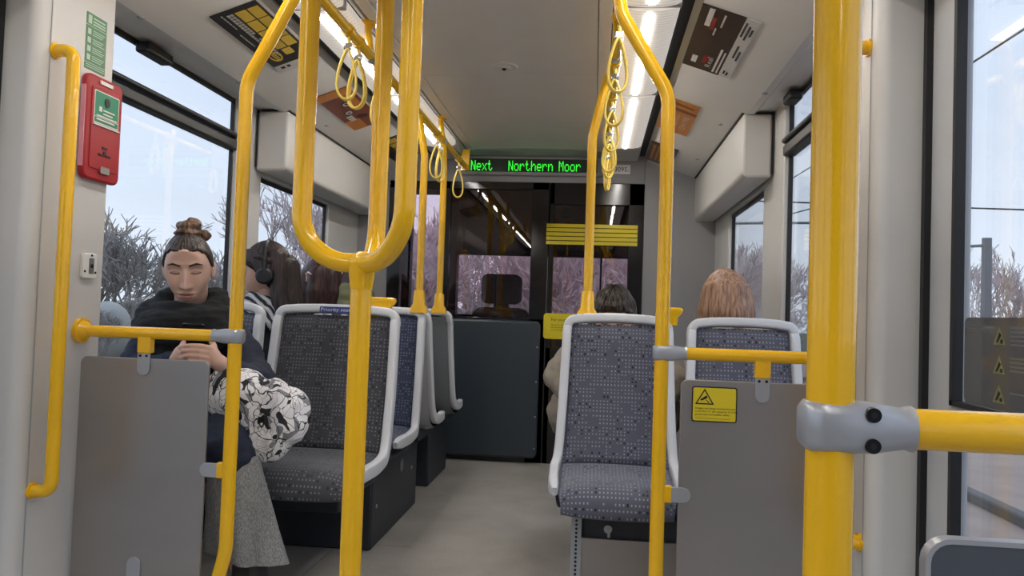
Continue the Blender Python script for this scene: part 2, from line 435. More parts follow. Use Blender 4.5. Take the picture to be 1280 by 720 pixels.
# surface-local artwork: M maps (a, b, h) to the place; h is height above the surface
def quad(mb, M, a0, a1, b0, b1, h=.0006, mi=0):
    vs = [M @ V(p) for p in ((a0, b0, 0), (a1, b0, 0), (a1, b1, 0), (a0, b1, 0), (a0, b0, h), (a1, b0, h), (a1, b1, h), (a0, b1, h))]
    mb.add(vs, [(0, 3, 2, 1), (4, 5, 6, 7), (0, 1, 5, 4), (1, 2, 6, 5), (2, 3, 7, 6), (3, 0, 4, 7)], mi)
def plate(mb, M, poly, h0, h1, mi=0):
    mb.loft([[M @ V((p[0], p[1], h0)) for p in poly], [M @ V((p[0], p[1], h1)) for p in poly]], mi=mi)
def word(mb, M, s, a, b, size, h=.001, align='LEFT', mi=0, w=None):
    me = text_mesh(s, size, 0, align)
    sx = 1.
    if w and len(me.vertices):
        xs = [v.co.x for v in me.vertices]; sx = w/(max(xs)-min(xs))
    mb.mesh(me, M @ Matrix.Translation((a, b, h)) @ Matrix.Diagonal((sx, 1, 1, 1)), mi)
    bpy.data.meshes.remove(me)
def ring_poly(mb, M, outer, inner, h0, h1, mi=0):
    n = len(outer)
    mb.loft([[M @ V((*outer[i], h0)), M @ V((*outer[i], h1)), M @ V((*inner[i], h1)), M @ V((*inner[i], h0))] for i in range(n)], closed=True, caps=False, mi=mi)

# ------------------------------------------------------------------ world and daylight
w = bpy.data.worlds.new('overcast'); scn.world = w; w.use_nodes = True
def world():
    nt = w.node_tree; N, L = nt.nodes, nt.links; bg = N['Background']
    tc = N.new('ShaderNodeTexCoord'); sp = N.new('ShaderNodeSeparateXYZ'); L.new(tc.outputs['Generated'], sp.inputs[0])
    r = N.new('ShaderNodeValToRGB'); e = r.color_ramp.elements
    e[0].position = .0; e[0].color = (.64, .69, .78, 1); e[1].position = .5; e[1].color = (.53, .62, .79, 1)
    n = N.new('ShaderNodeTexNoise'); n.inputs['Scale'].default_value = 2.2; n.inputs['Detail'].default_value = 4
    mp = N.new('ShaderNodeMapping'); mp.inputs['Scale'].default_value = (1, 1, 3); L.new(tc.outputs['Generated'], mp.inputs[0]); L.new(mp.outputs[0], n.inputs['Vector'])
    mr = N.new('ShaderNodeMapRange'); mr.inputs['From Min'].default_value = .3; mr.inputs['From Max'].default_value = .7; mr.inputs['To Min'].default_value = .94; mr.inputs['To Max'].default_value = 1.06
    L.new(n.outputs['Fac'], mr.inputs['Value']); L.new(sp.outputs[2], r.inputs[0]); L.new(r.outputs[0], bg.inputs[0])
    m2 = N.new('ShaderNodeMath'); m2.operation = 'MULTIPLY'; m2.inputs[1].default_value = WORLD_STRENGTH
    L.new(mr.outputs[0], m2.inputs[0]); L.new(m2.outputs[0], bg.inputs[1])
WORLD_STRENGTH = 0.80
world()
scn.view_settings.view_transform = 'Standard'; scn.view_settings.look = 'None'; scn.view_settings.gamma = 1
scn.view_settings.exposure = 1.0; scn.view_settings.use_curve_mapping = False
try:
    scn.cycles.use_denoising = True; scn.cycles.max_bounces = 8; scn.cycles.diffuse_bounces = 5; scn.cycles.transparent_max_bounces = 12
    scn.cycles.sample_clamp_indirect = 4.0
except Exception: pass

def SX(sgn, s): return CX + sgn*s
YB = 4.93                         # cab bulkhead
YA = -2.6                         # rear end of what is built

# ------------------------------------------------------------------ the setting
def setting():
    fl = MB(); fl.box(-1.72, .92, YA, 5.02, -.06, 0)
    f = struct(fl.build('floor', 'floor_vinyl'))
    j = MB()
    j.box(-1.5, -.70, 3.05, 3.053, -.002, .0008); j.box(-.995, -.992, YA, 3.05, -.002, .0008)
    j.build('floor_joint', 'joint_grey', f)
    # flat centre of the ceiling with dark slots to either side
    c = MB(); c.box(CX-.72, CX+.72, YA, YB+.02, 2.03, 2.06)
    ce = struct(c.build('ceiling', 'dark_gap'))
    c = MB()
    for y0, y1 in ((YA, 1.0), (1.004, 3.318), (3.322, YB)):
        prof = [(CX-.385, 2.03), (CX-.385, 1.992), (CX-.2, 1.998), (CX, 2.0), (CX+.2, 1.998), (CX+.385, 1.992), (CX+.385, 2.03)]
        c.prism(prof, y0, y1, 'XZ')
    c.build('ceiling_panel', 'ceiling_white', ce, angle=50)
    for sg in (-1, 1):
        q = MB()
        for a, b in ((.388, .434), (.446, .457)):
            x0, x1 = sorted((SX(sg, a), SX(sg, b))); q.box(x0, x1, YA, YB, 1.985, 2.04)
        q.build('ceiling_strip', 'cove_white', ce, bevel=.003)
    for i, sg in enumerate((-1, 1)):
        cv = MB()
        prof = [(.715, 1.945), (1.03, 1.835), (1.06, 1.838), (1.075, 1.85), (1.20, 1.85), (1.20, 2.08), (.715, 2.08)]
        cv.prism([(SX(sg, s), z) for s, z in prof], YA, YB+.02, 'XZ')
        t = struct(cv.build('trim_%d' % (i+1), 'cove_white', angle=20))
        e = MB(); e.prism([(SX(sg, s), z) for s, z in ((.690, 1.958), (.714, 1.946), (.716, 1.96), (.694, 1.972))], YA, YB, 'XZ')
        e.build('cove_edge', 'clamp_grey', t)
        e = MB(); e.prism([(SX(sg, s), z) for s, z in ((.66, 1.97), (.692, 1.97), (.692, 2.04), (.66, 2.04))], YA, YB, 'XZ')
        e.build('cove_gap', 'dark_gap', t)
        sc = MB()
        for y in ((2.235, 3.04, 3.62, 4.42) if sg > 0 else (2.235, 2.9, 3.7)):
            s_, z_ = (1.035, 1.8345) if y < 3.2 else (.96, 1.8585)
            sc.ball((SX(sg, s_), y, z_), (.012, .016, .004), 10, 6)
        sc.build('cover_screw', 'shell_light', t)
        # long side lockers above the far windows
        b = MB()
        x_in, x_out = SX(sg, 1.013), SX(sg, 1.136 if sg > 0 else 1.158)
        prof = [(x_out, 1.84), (x_in, 1.84)] + [(x_in + sg*(.025-.025*cos(radians(a))), 1.59-.025*sin(radians(a))) for a in range(0, 91, 15)] + [(x_out, 1.565)]
        b.prism(prof, 3.35, YB, 'XZ')
        lk = struct(b.build('trim_%d' % (i+3), 'white_plastic', bevel=.012, segs=3))
        g = MB(); g.box(*sorted((SX(sg, 1.006), SX(sg, 1.14))), 3.3495, YB, 1.8385, 1.843)
        g.box(*sorted((SX(sg, 1.134 if sg > 0 else 1.156), SX(sg, 1.138 if sg > 0 else 1.160))), 3.346, 3.36, 1.58, 1.843); g.build('locker_gap', 'dark_gap', lk)
    # side walls: panel below the windows, posts between, header above
    for nm, sg in (('wall_left', -1), ('wall_right', 1)):
        S0, S1 = (1.165, 1.205) if sg < 0 else (1.145, 1.185)
        ys = (3.18, 3.43, 4.36) if sg < 0 else (3.18, 3.54, 4.44)
        m = MB()
        def wbox(y0, y1, z0, z1, s0=S0, s1=S1):
            x0, x1 = sorted((SX(sg, s0), SX(sg, s1))); m.box(x0, x1, y0, y1, z0, z1)
        wbox(1.80, YB+.02, -.05, .66); wbox(ys[0], ys[1], .66, 1.90); wbox(ys[2], YB+.02, .66, 1.9); wbox(1.80, ys[0], 1.846, 2.0, S0+.01); wbox(ys[1], ys[2], 1.55, 2.0)
        wbox(1.80, 2.06, .66, 1.9, S0+.005)
        wbox(YA, -.30, -.05, .62); wbox(YA, -.30, 1.80, 2.05); wbox(YA, YA+.15, .62, 1.8); wbox(-.45, -.30, .62, 1.8); wbox(-.30, 1.80, 1.84, 2.05, 1.12, 1.20)
        wl = struct(m.build(nm, 'white_plastic', bevel=.006))
        for k, (y0, y1, z0, z1) in enumerate(((2.06, ys[0], .66, 1.846), (ys[1], ys[2], .66, 1.55), (YA+.15, -.45, .62, 1.8))):
            n = ((1, 2, 7) if sg < 0 else (3, 4, 8))[k]
            xg = SX(sg, S0+.03)
            p = MB(); p.box(xg-.002, xg+.002, y0, y1, z0, z1); wn = struct(p.build('window_%d' % n, 'window_glass', smooth=False))
            fr = MB(); xa, xb = sorted((SX(sg, S0+.018), SX(sg, S0+.036))); t_ = .009
            fr.box(xa, xb, y0, y0+t_, z0, z1); fr.box(xa, xb, y1-t_, y1, z0, z1); fr.box(xa, xb, y0, y1, z0, z0+t_); fr.box(xa, xb, y0, y1, z1-t_*2.0, z1)
            fr.build('window_gasket', 'rubber', wn, bevel=.003)
            if k == 0:          # opening light above a transom
                tr = MB(); xa, xb = sorted((SX(sg, S0-.006), SX(sg, S0+.045)))
                tr.box(xa, xb, y0, y1, 1.618, 1.662); tr.box(*sorted((SX(sg, S0-.012), SX(sg, S0+.03))), y0, y1, 1.670, 1.690)
                tr.build('transom', 'rubber', wn, bevel=.008, segs=3)
                la = MB(); xa, xb = sorted((SX(sg, S0-.03), SX(sg, S0+.02)))
                la.box(xa, xb, 2.44 if sg < 0 else 2.98, 2.60 if sg < 0 else 3.09, 1.80, 1.838); la.build('window_latch', 'rubber', wn, bevel=.008)
    # pillars between doorway and window
    for i, sg in enumerate((-1, 1)):
        pts = [(SX(sg, 1.02), 2.085), (SX(sg, 1.02), 1.82)]
        pts += [(SX(sg, 1.05-.03*cos(radians(a))), 1.82-.03*sin(radians(a))*1.2) for a in range(15, 91, 15)]
        pts += [(SX(sg, 1.12), 1.79), (SX(sg, 1.19), 1.79), (SX(sg, 1.19), 2.12), (SX(sg, 1.17), 2.12), (SX(sg, 1.05), 2.105)]
        p = MB(); p.prism(pts, 0, 1.86, 'XY'); pl = struct(p.build('trim_%d' % (i+5), 'white_plastic', angle=25))
        s_ = MB(); s_.box(SX(sg, 1.018)-.0008, SX(sg, 1.018)+.0008, 1.826, 1.829, 0, 1.84); s_.build('pillar_seam', 'shell_light', pl)
        # doorway
        xg = SX(sg, 1.145)
        p = MB(); p.box(xg-.003, xg+.003, .70, 1.665, .80, 1.80); p.box(xg-.003, xg+.003, .70, 1.665, .16, .745)
        p.box(xg-.003, xg+.003, -.20, .66, .80, 1.80); p.box(xg-.003, xg+.003, -.20, .66, .16, .745)
        dr = struct(p.build('door_%d' % (i+1), 'window_glass', smooth=False))
        lf = MB(); xa, xb = sorted((SX(sg, 1.132), SX(sg, 1.17)))
        for y0, y1 in ((1.668, 1.778), (.60, .698), (-.30, -.22)): lf.box(xa, xb, y0, y1, .02, 1.84)
        lf.box(xa, xb, -.22, 1.668, .752, .792); lf.box(xa, xb, -.22, 1.668, .02, .15); lf.box(xa, xb, -.22, 1.668, 1.80, 1.84)
        lf.build('door_leaf', 'door_grey', dr, bevel=.006)
        gk = MB(); xa, xb = sorted((SX(sg, 1.129), SX(sg, 1.15)))
        for z0, z1 in ((.792, .802), (.744, .752), (.15, .16)): gk.box(xa, xb, .698, 1.668, z0, z1)
        for z0, z1 in ((.792, 1.80), (.15, .752)): gk.box(xa, xb, 1.655, 1.668, z0, z1)
        gk.build('door_gasket', 'rubber', dr)
        sl = MB(); xa, xb = sorted((SX(sg, 1.118), SX(sg, 1.20))); sl.box(xa, xb, 1.772, 1.792, 0, 1.85); sl.build('door_seal', 'rubber', dr)
        hd = MB(); pts = [(SX(sg, 1.20), 1.86), (SX(sg, 1.0), 1.86)] + [(SX(sg, 1.03-.03*cos(radians(a))), 1.73-.03*sin(radians(a))) for a in range(0, 91, 30)] + [(SX(sg, 1.20), 1.70)]
        hd.prism(pts, -.3, 1.735, 'XZ'); hd.build('door_header', 'white_plastic', dr, bevel=.01)
    # rear end wall of the saloon (behind the camera)
    bw = MB(); bw.box(-1.70, .90, YA-.05, YA, 0, 2.1); struct(bw.build('wall_back', 'wall_grey'))
setting()

# ------------------------------------------------------------------ cab bulkhead
def bulkhead():
    m = MB(); y0, y1 = YB, YB+.05
    L_, R_, T_ = -1.36, .30, 1.80
    m.box(-1.62, L_, y0, y1, 0, 2.05); m.box(R_, .80, y0, y1, 0, 2.05); m.box(L_, R_, y0, y1, T_, 2.05)
    wf = struct(m.build('wall_front', 'wall_grey', bevel=.004))
    s = MB(); s.box(.40, .404, y0-.002, y0+.01, 0, 1.95); s.box(.47, .80, y0-.014, y0, 0, 1.95); s.box(-1.62, -1.47, y0-.014, y0, 0, 1.95); s.build('wall_facing', 'wall_grey', wf, bevel=.005)
    cu = MB()                       # rounded fascia where ceiling meets the bulkhead
    prof = [(y0-.10, 2.03), (y0-.10, 1.985), (y0-.07, 1.975), (y0-.025, 1.968), (y0, 1.955), (y0, 2.03)]
    cu.prism(prof, CX-.70, CX+.70, 'YZ'); cu.build('fascia', 'wall_grey', wf, angle=50)
    # smoked glazing in black frames
    g = MB(); g.box(-1.33, -.40, y0+.018, y0+.024, .90, 1.78); w1 = struct(g.build('window_5', 'smoked_glass', smooth=False))
    f = MB(); yy = (y0-.006, y0+.04)
    f.box(L_, -1.27, *yy, 0, T_); f.box(-1.02, -.95, *yy, .9, T_); f.box(-.415, -.305, *yy, 0, T_); f.box(L_, -.30, *yy, T_-.05, T_); f.box(L_, -.30, *yy, 0, .92)
    f.build('glazing_frame', 'black_gloss', w1, bevel=.004)
    g = MB(); g.box(-.29, .21, y0+.018, y0+.024, .72, 1.72); d = struct(g.build('door_3', 'smoked_glass', smooth=False))
    f = MB(); f.box(-.300, -.268, *yy, 0, T_); f.box(.205, R_, *yy, 0, T_); f.box(-.30, R_, *yy, 1.66, T_); f.box(-.30, R_, *yy, 0, .74); f.build('door_frame', 'black_gloss', d, bevel=.004)
    lk = MB(); lk.tube([(-.20, y0-.004, 1.61), (-.20, y0-.012, 1.61)], .03, 20); lk.build('door_lock', 'bolt_black', d)
    # slate lower panel
    p = MB(); M = frame_matrix((0, y0-.006, 0), (1, 0, 0), (0, 0, 1), (0, -1, 0))
    plate(p, M, rrect(-1.22, -.335, .035, .905, .035), 0, .05)
    pn = p.build('bulkhead_panel', 'slate_panel', bevel=.014, segs=3); tag(pn, 'dark slate lower panel with rounded corners below the cab window', 'panel')
    for z in (.1, .3, .52, .74):
        sb = MB(); sb.tube([(-.35, y0-.055, z), (-.35, y0-.060, z)], .005, 10); sb.build('panel_screw', 'clamp_grey', pn)
    # destination display
    t = thing('display_sign', 'green dot matrix display reading Next Northern Moor above the cab window', 'display', (-.47, y0, 1.84))
    b = MB(); b.box(-.42, .50, -.03, 0, 0, .125); b.build('housing', 'wall_grey', t, bevel=.008)
    sc = MB(); sc.box(-.385, .465, -.0325, -.029, .022, .106); sc.build('screen', 'led_off', t)
    glyph = {'N': '10001 11001 11001 10101 10011 10011 10001', 'e': '00000 00000 01110 10001 11111 10000 01110', 'x': '00000 00000 10001 01010 00100 01010 10001',
             't': '01000 01000 11100 01000 01000 01001 00110', 'o': '00000 00000 01110 10001 10001 10001 01110', 'r': '00000 00000 10110 11001 10000 10000 10000',
             'h': '10000 10000 10110 11001 10001 10001 10001', 'n': '00000 00000 10110 11001 10001 10001 10001', 'M': '10001 11011 10101 10101 10001 10001 10001', ' ': ' '.join(['00000']*7),
             ':': '00000 00100 00000 00000 00100 00000 00000'}
    px_, pz_ = .0061, .0096
    def led(txt, x):
        ld = MB()
        for ch in txt:
            for r, row in enumerate(glyph[ch].split()):
                for c_, bit in enumerate(row):
                    if bit == '1':
                        X = x+c_*px_; Z = .094-r*pz_; ld.box(X, X+px_*.82, -.034, -.0322, Z-pz_*.78, Z)
            x += 6*px_*(.55 if ch == ' ' else 1)
        ld.build('lettering', 'led_green', t)
    led('Next', -.350); led('Northern', -.105); led('Moor', .220)
    # fleet number plate
    b = MB(); b.box(.092, .205, y0-.006, y0, 1.862, 1.922); pl = b.build('number_plate', 'badge_grey', bevel=.002)
    tag(pl, 'small grey plate reading 3095 beside the green display', 'number plate')
    tx = MB(); M = frame_matrix((0, y0-.0065, 0), (1, 0, 0), (0, 0, 1), (0, -1, 0)); word(tx, M, '3095', .103, 1.877, .042, .0005); word(tx, M, 'A', .188, 1.877, .016, .0005); tx.build('digits', 'black_print', pl)
    # yellow stripes on the door glass
    t = MB()
    M = frame_matrix((0, y0+.018, 0), (1, 0, 0), (0, 0, 1), (0, -1, 0))
    M = frame_matrix((0, y0-.007, 0), (1, 0, 0), (0, 0, 1), (0, -1, 0))
    for k in range(5): quad(t, M, -.318, .262, 1.402+k*.0275, 1.402+k*.0275+.0225, .002)
    tag(t.build('stripe_decal', 'sticker_yellow'), 'five yellow horizontal stripes across the cab door glass', 'decal')
    # yellow safety notice
    n = MB(); plate(n, M, rrect(-.318, -.06, .795, .958, .02), 0, .004)
    no = n.build('notice_sign', 'notice_yellow'); tag(no, 'yellow rounded notice on the cab door beginning For your own', 'notice')
    tx = MB(); word(tx, M, 'For your own safety', -.270, .910, .026, .0045)
    for k, s_ in enumerate(('Please do not distract', 'the driver while the', 'tram is moving')): word(tx, M, s_, -.270, .880-.016*k, .015, .0045)
    tx.build('lettering', 'black_print', no)
bulkhead()

def cab():
    fl = MB(); fl.box(-1.7, .9, YB+.05, 6.6, -.05, 0); struct(fl.build('floor_cab', 'cab_dark'))
    m = MB(); m.box(-1.62, .85, YB+.06, 6.5, 1.95, 2.0); struct(m.build('ceiling_cab', 'cab_dark'))
    m = MB(); m.box(-1.65, .86, 6.25, 6.45, 0, .93); m.box(-1.25, .86, 6.22, 6.28, 1.42, 1.97)
    m.box(-1.66, -1.52, 6.20, 6.30, .9, 1.97); m.box(-1.27, -1.12, 6.15, 6.27, .5, 1.97); m.box(-.42, -.36, 6.22, 6.26, .9, 1.45); m.box(.26, .86, 6.2, 6.3, .9, 1.97); m.box(.04, .055, 6.22, 6.26, .9, 1.45)
    m.box(-1.70, -1.6, YB+.05, 6.3, 0, 2.0); m.box(.80, .86, YB+.05, 6.3, 0, 2.0)
    struct(m.build('wall_cab', 'cab_dark', bevel=.01))
    g = MB(); g.box(-1.6, .8, 6.29, 6.294, .9, 1.97); struct(g.build('window_6', 'window_glass', smooth=False))
    bl = MB(); bl.box(-1.06, -.44, 6.18, 6.19, 1.415, 1.63); tag(bl.build('sun_blind', 'blind_grey'), 'dark pull-down sun blind over the top of the cab windscreen', 'blind')
    t = thing('driver_seat', 'black driver seat headrest seen through the cab glass', 'seat', (-.68, 5.65, 0))
    h = MB(); h.loft([[(x, y_, z) for x, z in rrect(-w_, w_, 1.015, 1.235, .05)] for y_, w_ in ((-.05, .13), (-.06, .148), (.03, .148), (.05, .13))])
    h.build('headrest', 'cab_seat', t, bevel=.01)
    b = MB(); b.loft([[(x, y_, z) for x, z in rrect(-w_, w_, .40, .99, .09)] for y_, w_ in ((-.06, .22), (.06, .22))]); b.build('backrest', 'cab_seat', t, bevel=.02)
    s = MB(); s.box(-.24, .24, -.02, .32, .36, .46); s.build('cushion', 'cab_seat', t, bevel=.03)
    n = MB(); n.box(-.055, .055, -.02, .02, .95, 1.04); n.build('headrest_post', 'cab_seat', t)
    p = MB(); p.tube([(0, .2, 0), (0, .2, .37)], .06, 16); p.build('pedestal', 'cab_seat', t)
    d = MB(); d.prism([(6.0, .70), (6.14, .92), (6.14, .02), (6.04, .02)], -1.5, .78, 'YZ'); tag(d.build('dashboard', 'cab_dark'), 'dark driving console under the cab windscreen', 'console')
cab()

# ------------------------------------------------------------------ ceiling fittings
def fittings():
    k = 0
    names = {-1: 'left', 1: 'right'}
    for sg in (-1, 1):
        spans = [(-1.5, -.6), (-.55, .40), (.45, 1.42), (1.47, 2.44), (2.47, 3.43), (3.455, 4.52)]
        for i, (y0, y1) in enumerate(spans):
            last = i == len(spans)-1
            if i < 3: lab = 'lit ceiling strip light of the %s row over the door area' % names[sg]
            else: lab = 'lit ribbed ceiling strip light of the %s row, %s' % (names[sg], ('over the steel screen by the doors', 'over the first seat row', 'farthest one, next to the cab wall')[i-3])
            t = thing('strip_light', lab, 'ceiling light', (SX(sg, .553), (y0+y1)/2, 1.95), 'strip lights in the ceiling')
            h = (y1-y0)/2
            d = MB(); d.prism([(-.096, .03), (-.096, .004), (-.078, -.006), (-.04, -.013), (.04, -.013), (.078, -.006), (.096, .004), (.096, .03)], -h, h, 'XZ'); d.build('light_cover', 'diffuser', t)
            tb = MB(); tb.tube([(0, -h+.03, -.015), (0, h-.03, -.015)], .0125, 10, flat=(.3, 1)); tb.build('light_tube', 'tube_light', t)
            for y in (-h-.013, h+.0): 
                e = MB(); e.box(-.097, .097, y, y+.013, -.004, .035); e.build('end_strip', 'light_end', t)
        e = MB(); e.prism(rrect(SX(sg, .553)-.096, SX(sg, .553)+.096, 4.535, 4.91, .02), 1.94, 2.02, 'XY')
        tag(e.build('light_end_box', 'light_end', bevel=.006), 'grey rounded box closing the end of the %s ceiling light row' % names[sg], 'box')
    # ceiling detector
    t = thing('smoke_detector', 'round white detector on the middle of the ceiling', 'detector', (CX-.01, 3.215, 2.0))
    b = MB()
    for (r0, z0, r1, z1) in ((.060, 0, .054, -.006), (.030, -.006, .024, -.011)):
        b.loft([[(r*cos(2*pi*j/28), r*sin(2*pi*j/28), z) for j in range(28)] for r, z in ((r0, z0), (r1, z1))])
    b.build('base', 'cove_white', t)
    e = MB(); e.ball((0, 0, -.012), (.010, .010, .006)); e.build('sensor', 'bolt_black', t)
fittings()

def rails():
    for sg, nm in ((-1, 'left'), (1, 'right')):
        X = SX(sg, .428) if sg < 0 else SX(sg, .45)
        t = thing('ceiling_handrail', 'long yellow handrail running under the %s ceiling lights' % nm, 'handrail', (X, 2.4, 1.86))
        r = MB(); r.tube([(0, YA+.1-2.4, 0), (0, 4.70-2.4, 0)], .0175, 14); r.build('rail', 'yellow_paint', t)
        for y in (-.8, .9, 2.68, 4.02):
            p = MB(); o = sg*.02
            p.tube([(o, y-2.4, .135), (o*.5, y-2.4, .05), (0, y-2.4, .0)], .014, 12); p.tube([(o, y-2.4, .13), (o, y-2.4, .118)], .032, 18)
            pp = p.build('bracket', 'yellow_paint', t)
            c = MB(); c.tube([(0, y-2.4-.018, 0), (0, y-2.4+.018, 0)], .021, 14); c.build('clip', 'clamp_grey', pp)
        e = MB(); e.prism([(-.03, -.03), (.03, -.03), (.03, .10), (-.012, .10)], 2.29, 2.31, 'XZ'); e.build('end_plate', 'yellow_paint', t)
    # hanging straps, each its own thing
    proto = thing('hanging_strap', 'x', 'strap', (0, 0, 0))
    b = MB(); b.tube([(0, -.016, 0), (0, .016, 0)], .0215, 16); b.build('sleeve', 'yellow_paint', proto)
    def strap_parts(root, w, h, tw):
        sn = MB(); sn.tube([(0, 0, -.016), (.004, 0, -.05)], .006, 8); sn.build('hanger', 'yellow_cord', root)
        c = MB(); c.box(-.013, .013, -.008, .008, -.066, -.042); c.build('clip', 'chrome', root, bevel=.004)
        for dx in (-.005, .005):
            pts = []
            for k in range(28):
                a = 2*pi*k/28; s_ = sin(a/2)
                x = w*.5*sin(a)*(.35+.65*s_*s_); z = -.064-h*(1-cos(a))/2
                pts.append((x*cos(tw)+0*dx, x*sin(tw)+dx*1.1, z))
            l = MB(); l.tube(pts, .0042, 8, closed=True); l.build('loop', 'yellow_cord', root)
    strap_parts(proto, .085, .165, .2)
    spots = [(-1, 2.42, .2, 'first one in front of the ad showing round badge'), (-1, 2.53, -.35, 'second from the front of the left rail'), (-1, 2.80, .5, 'third one of the left rail, behind the three-armed pole'),
             (-1, 3.86, .1, 'beside the left seat pole'), (-1, 3.96, .9, 'just behind the one beside the left seat pole'), (-1, 4.50, .3, 'last one of the left rail near the green display'),
             (1, 2.33, .2, 'front one of the right rail'), (1, 2.74, -.2, 'second from the front of the right rail'), (1, 3.17, .25, 'third from the front of the right rail'),
             (1, 3.62, -.3, 'fourth from the front of the right rail'), (1, 3.78, .5, 'fifth from the front of the right rail'), (1, 4.15, 1.0, 'last one of the right rail beside the number plate')]
    for i, (sg, y, rz, how) in enumerate(spots):
        o = proto if i == 0 else copy_tree(proto)
        o.location = (SX(sg, .428) if sg < 0 else SX(sg, .45), y, 1.86); o.rotation_euler = (0, 0, rz)
        for ch in o.children:
            if ch.name.startswith('sleeve'): ch.rotation_euler = (0, 0, -rz)
        tag(o, 'yellow loop hanging strap, ' + how, 'strap', 'yellow hanging straps on the ceiling rails')
rails()

# ------------------------------------------------------------------ adverts on the sloping coves
TH = math.atan(.349)
def cove_frame(sg, s, y, lift=.0):
    z = 1.945-.3492*(s-.715)
    es = V((sg*cos(TH), 0, -sin(TH)))              # outwards and down
    n = V((-sg*sin(TH), 0, -cos(TH)))              # into the saloon
    ex = V((0, 1, 0)) if sg < 0 else V((0, -1, 0))
    return frame_matrix(V((SX(sg, s), y, z))+n*(lift+.001), ex, -es, n)
def adverts():
    # left: black poster with yellow boxes
    M = cove_frame(-1, .88, 2.36); H = .165
    t = MB(); plate(t, M, [(0, 0), (.51, 0), (.51, H), (0, H)], 0, .003); a = t.build('advert_poster', 'ad_black')
    tag(a, 'black poster with rows of yellow boxes on the left ceiling slope, behind the bent pole', 'poster', 'advert posters on the ceiling slopes')
    b = MB()
    for r in range(2):
        for c in range(4):
            quad(b, M, .03+c*.088, .03+c*.088+.080, .075+r*.044, .075+r*.044+.038, .004)
    quad(b, M, .385, .44, .085, .12, .004)
    b.build('yellow_boxes', 'ad_yellow', a)
    b = MB()
    for k, (x0, x1, y) in enumerate(((.03, .22, .058), (.03, .30, .046), (.25, .44, .060), (.02, .15, .030), (.18, .30, .020))):
        n = int((x1-x0)/.02); b = MB()
        for q in range(n): quad(b, M, x0+q*.02, x0+q*.02+.015, y, y+(.009 if k < 3 else .003), .004)
        b.build('text_line', 'dim_print', a)
    b = MB(); el = [(.428+.045*cos(2*pi*k/28), .045+.022*sin(2*pi*k/28)) for k in range(28)]; el2 = [(.428+.039*cos(2*pi*k/28), .045+.017*sin(2*pi*k/28)) for k in range(28)]
    ring_poly(b, M, el, el2, .003, .0045); 
    for q in range(5): quad(b, M, .397+q*.014, .397+q*.014+.008, .038, .054, .0045)
    b.build('round_badge', 'ad_yellow', a)
    b = MB(); quad(b, M, .51, .585, 0, H, .002); b.build('white_edge', 'ad_white', a)
    b = MB(); quad(b, M, .53, .55, .02, .035, .003); quad(b, M, .53, .55, .045, .058, .003); b.build('corner_marks', 'black_print', a)
    # left: brown and orange poster
    M = cove_frame(-1, .88, 3.30); W = .60
    t = MB(); plate(t, M, [(0, 0), (W, 0), (W, H), (0, H)], 0, .003); a = t.build('advert_poster', 'ad_maroon')
    tag(a, 'orange edged brown poster on the left ceiling slope, behind the hanging straps', 'poster', 'advert posters on the ceiling slopes')
    for r_ in ((0, .085, 0, H), (.44, W, 0, .075), (.10, .30, .11, .15)):
        b = MB(); quad(b, M, *r_, .004); b.build('orange_field', 'ad_orange', a)
    for cx, cy in ((.20, .088), (.32, .062), (.42, .10)):
        b = MB(); c1 = [(cx+.028*cos(2*pi*k/20), cy+.026*sin(2*pi*k/20)) for k in range(20)]; plate(b, M, c1, .003, .0045); b.build('dark_disc', 'ad_brown', a)
    b = MB()
    for cx, cy in ((.20, .088), (.32, .062)):
        ring_poly(b, M, [(cx+.02*cos(2*pi*k/20), cy+.016*sin(2*pi*k/20)) for k in range(20)], [(cx+.013*cos(2*pi*k/20), cy+.010*sin(2*pi*k/20)) for k in range(20)], .0045, .006)
    for q in range(3): quad(b, M, .37+q*.03, .39+q*.03, .03, .06, .005)
    quad(b, M, .12, .16, .095, .11, .005)
    b.build('white_marks', 'ad_white', a)
    # left: dark poster close to the cab
    M = cove_frame(-1, .88, 4.22)
    t = MB(); plate(t, M, [(0, 0), (.5, 0), (.5, H), (0, H)], 0, .003); a = t.build('advert_poster', 'ad_black')
    tag(a, 'dark poster on the left ceiling slope nearest the cab wall', 'poster', 'advert posters on the ceiling slopes')
    b = MB()
    for q in range(4): quad(b, M, .03+q*.10, .11+q*.10, .07, .13, .004)
    b.build('yellow_boxes', 'ad_yellow', a)
    # right: dark brown poster with a white lower strip
    M = cove_frame(1, .85, 3.00); W = .57
    t = MB(); plate(t, M, [(0, 0), (W, 0), (W, .145), (0, .145)], 0, .003); a = t.build('advert_poster', 'ad_brown')
    tag(a, 'dark brown poster with white strip on the right ceiling slope', 'poster', 'advert posters on the ceiling slopes')
    b = MB(); quad(b, M, 0, W, -.045, .0, .003); b.build('white_strip', 'ad_white', a)
    b = MB(); quad(b, M, .06, .13, .098, .118, .004); quad(b, M, .02, .24, .008, .014, .004); quad(b, M, .02, .26, .022, .030, .004)
    word(b, M, 'Real', .05, .042, .030, .0045, w=.10); quad(b, M, .44, .54, .06, .066, .004); quad(b, M, .36, .42, .075, .08, .004); quad(b, M, .42, .56, .10, .118, .004)
    b.build('white_lettering', 'ad_white', a)
    b = MB(); quad(b, M, .08, .16, .06, .078, .004); quad(b, M, .40, .50, .085, .098, .004); b.build('red_marks', 'ad_red', a)
    for (x0, x1, y0) in ((.03, .07, -.03), (.04, .08, -.018), (.22, .34, -.022), (.20, .30, -.036), (.42, .54, -.012), (.40, .52, -.026), (.44, .50, -.038)):
        b = MB()
        for q in range(int((x1-x0)/.012)): quad(b, M, x0+q*.012, x0+q*.012+.008, y0, y0+.007, .004)
        b.build('text_line', 'black_print', a)
    # right: orange poster
    M = cove_frame(1, .85, 4.02)
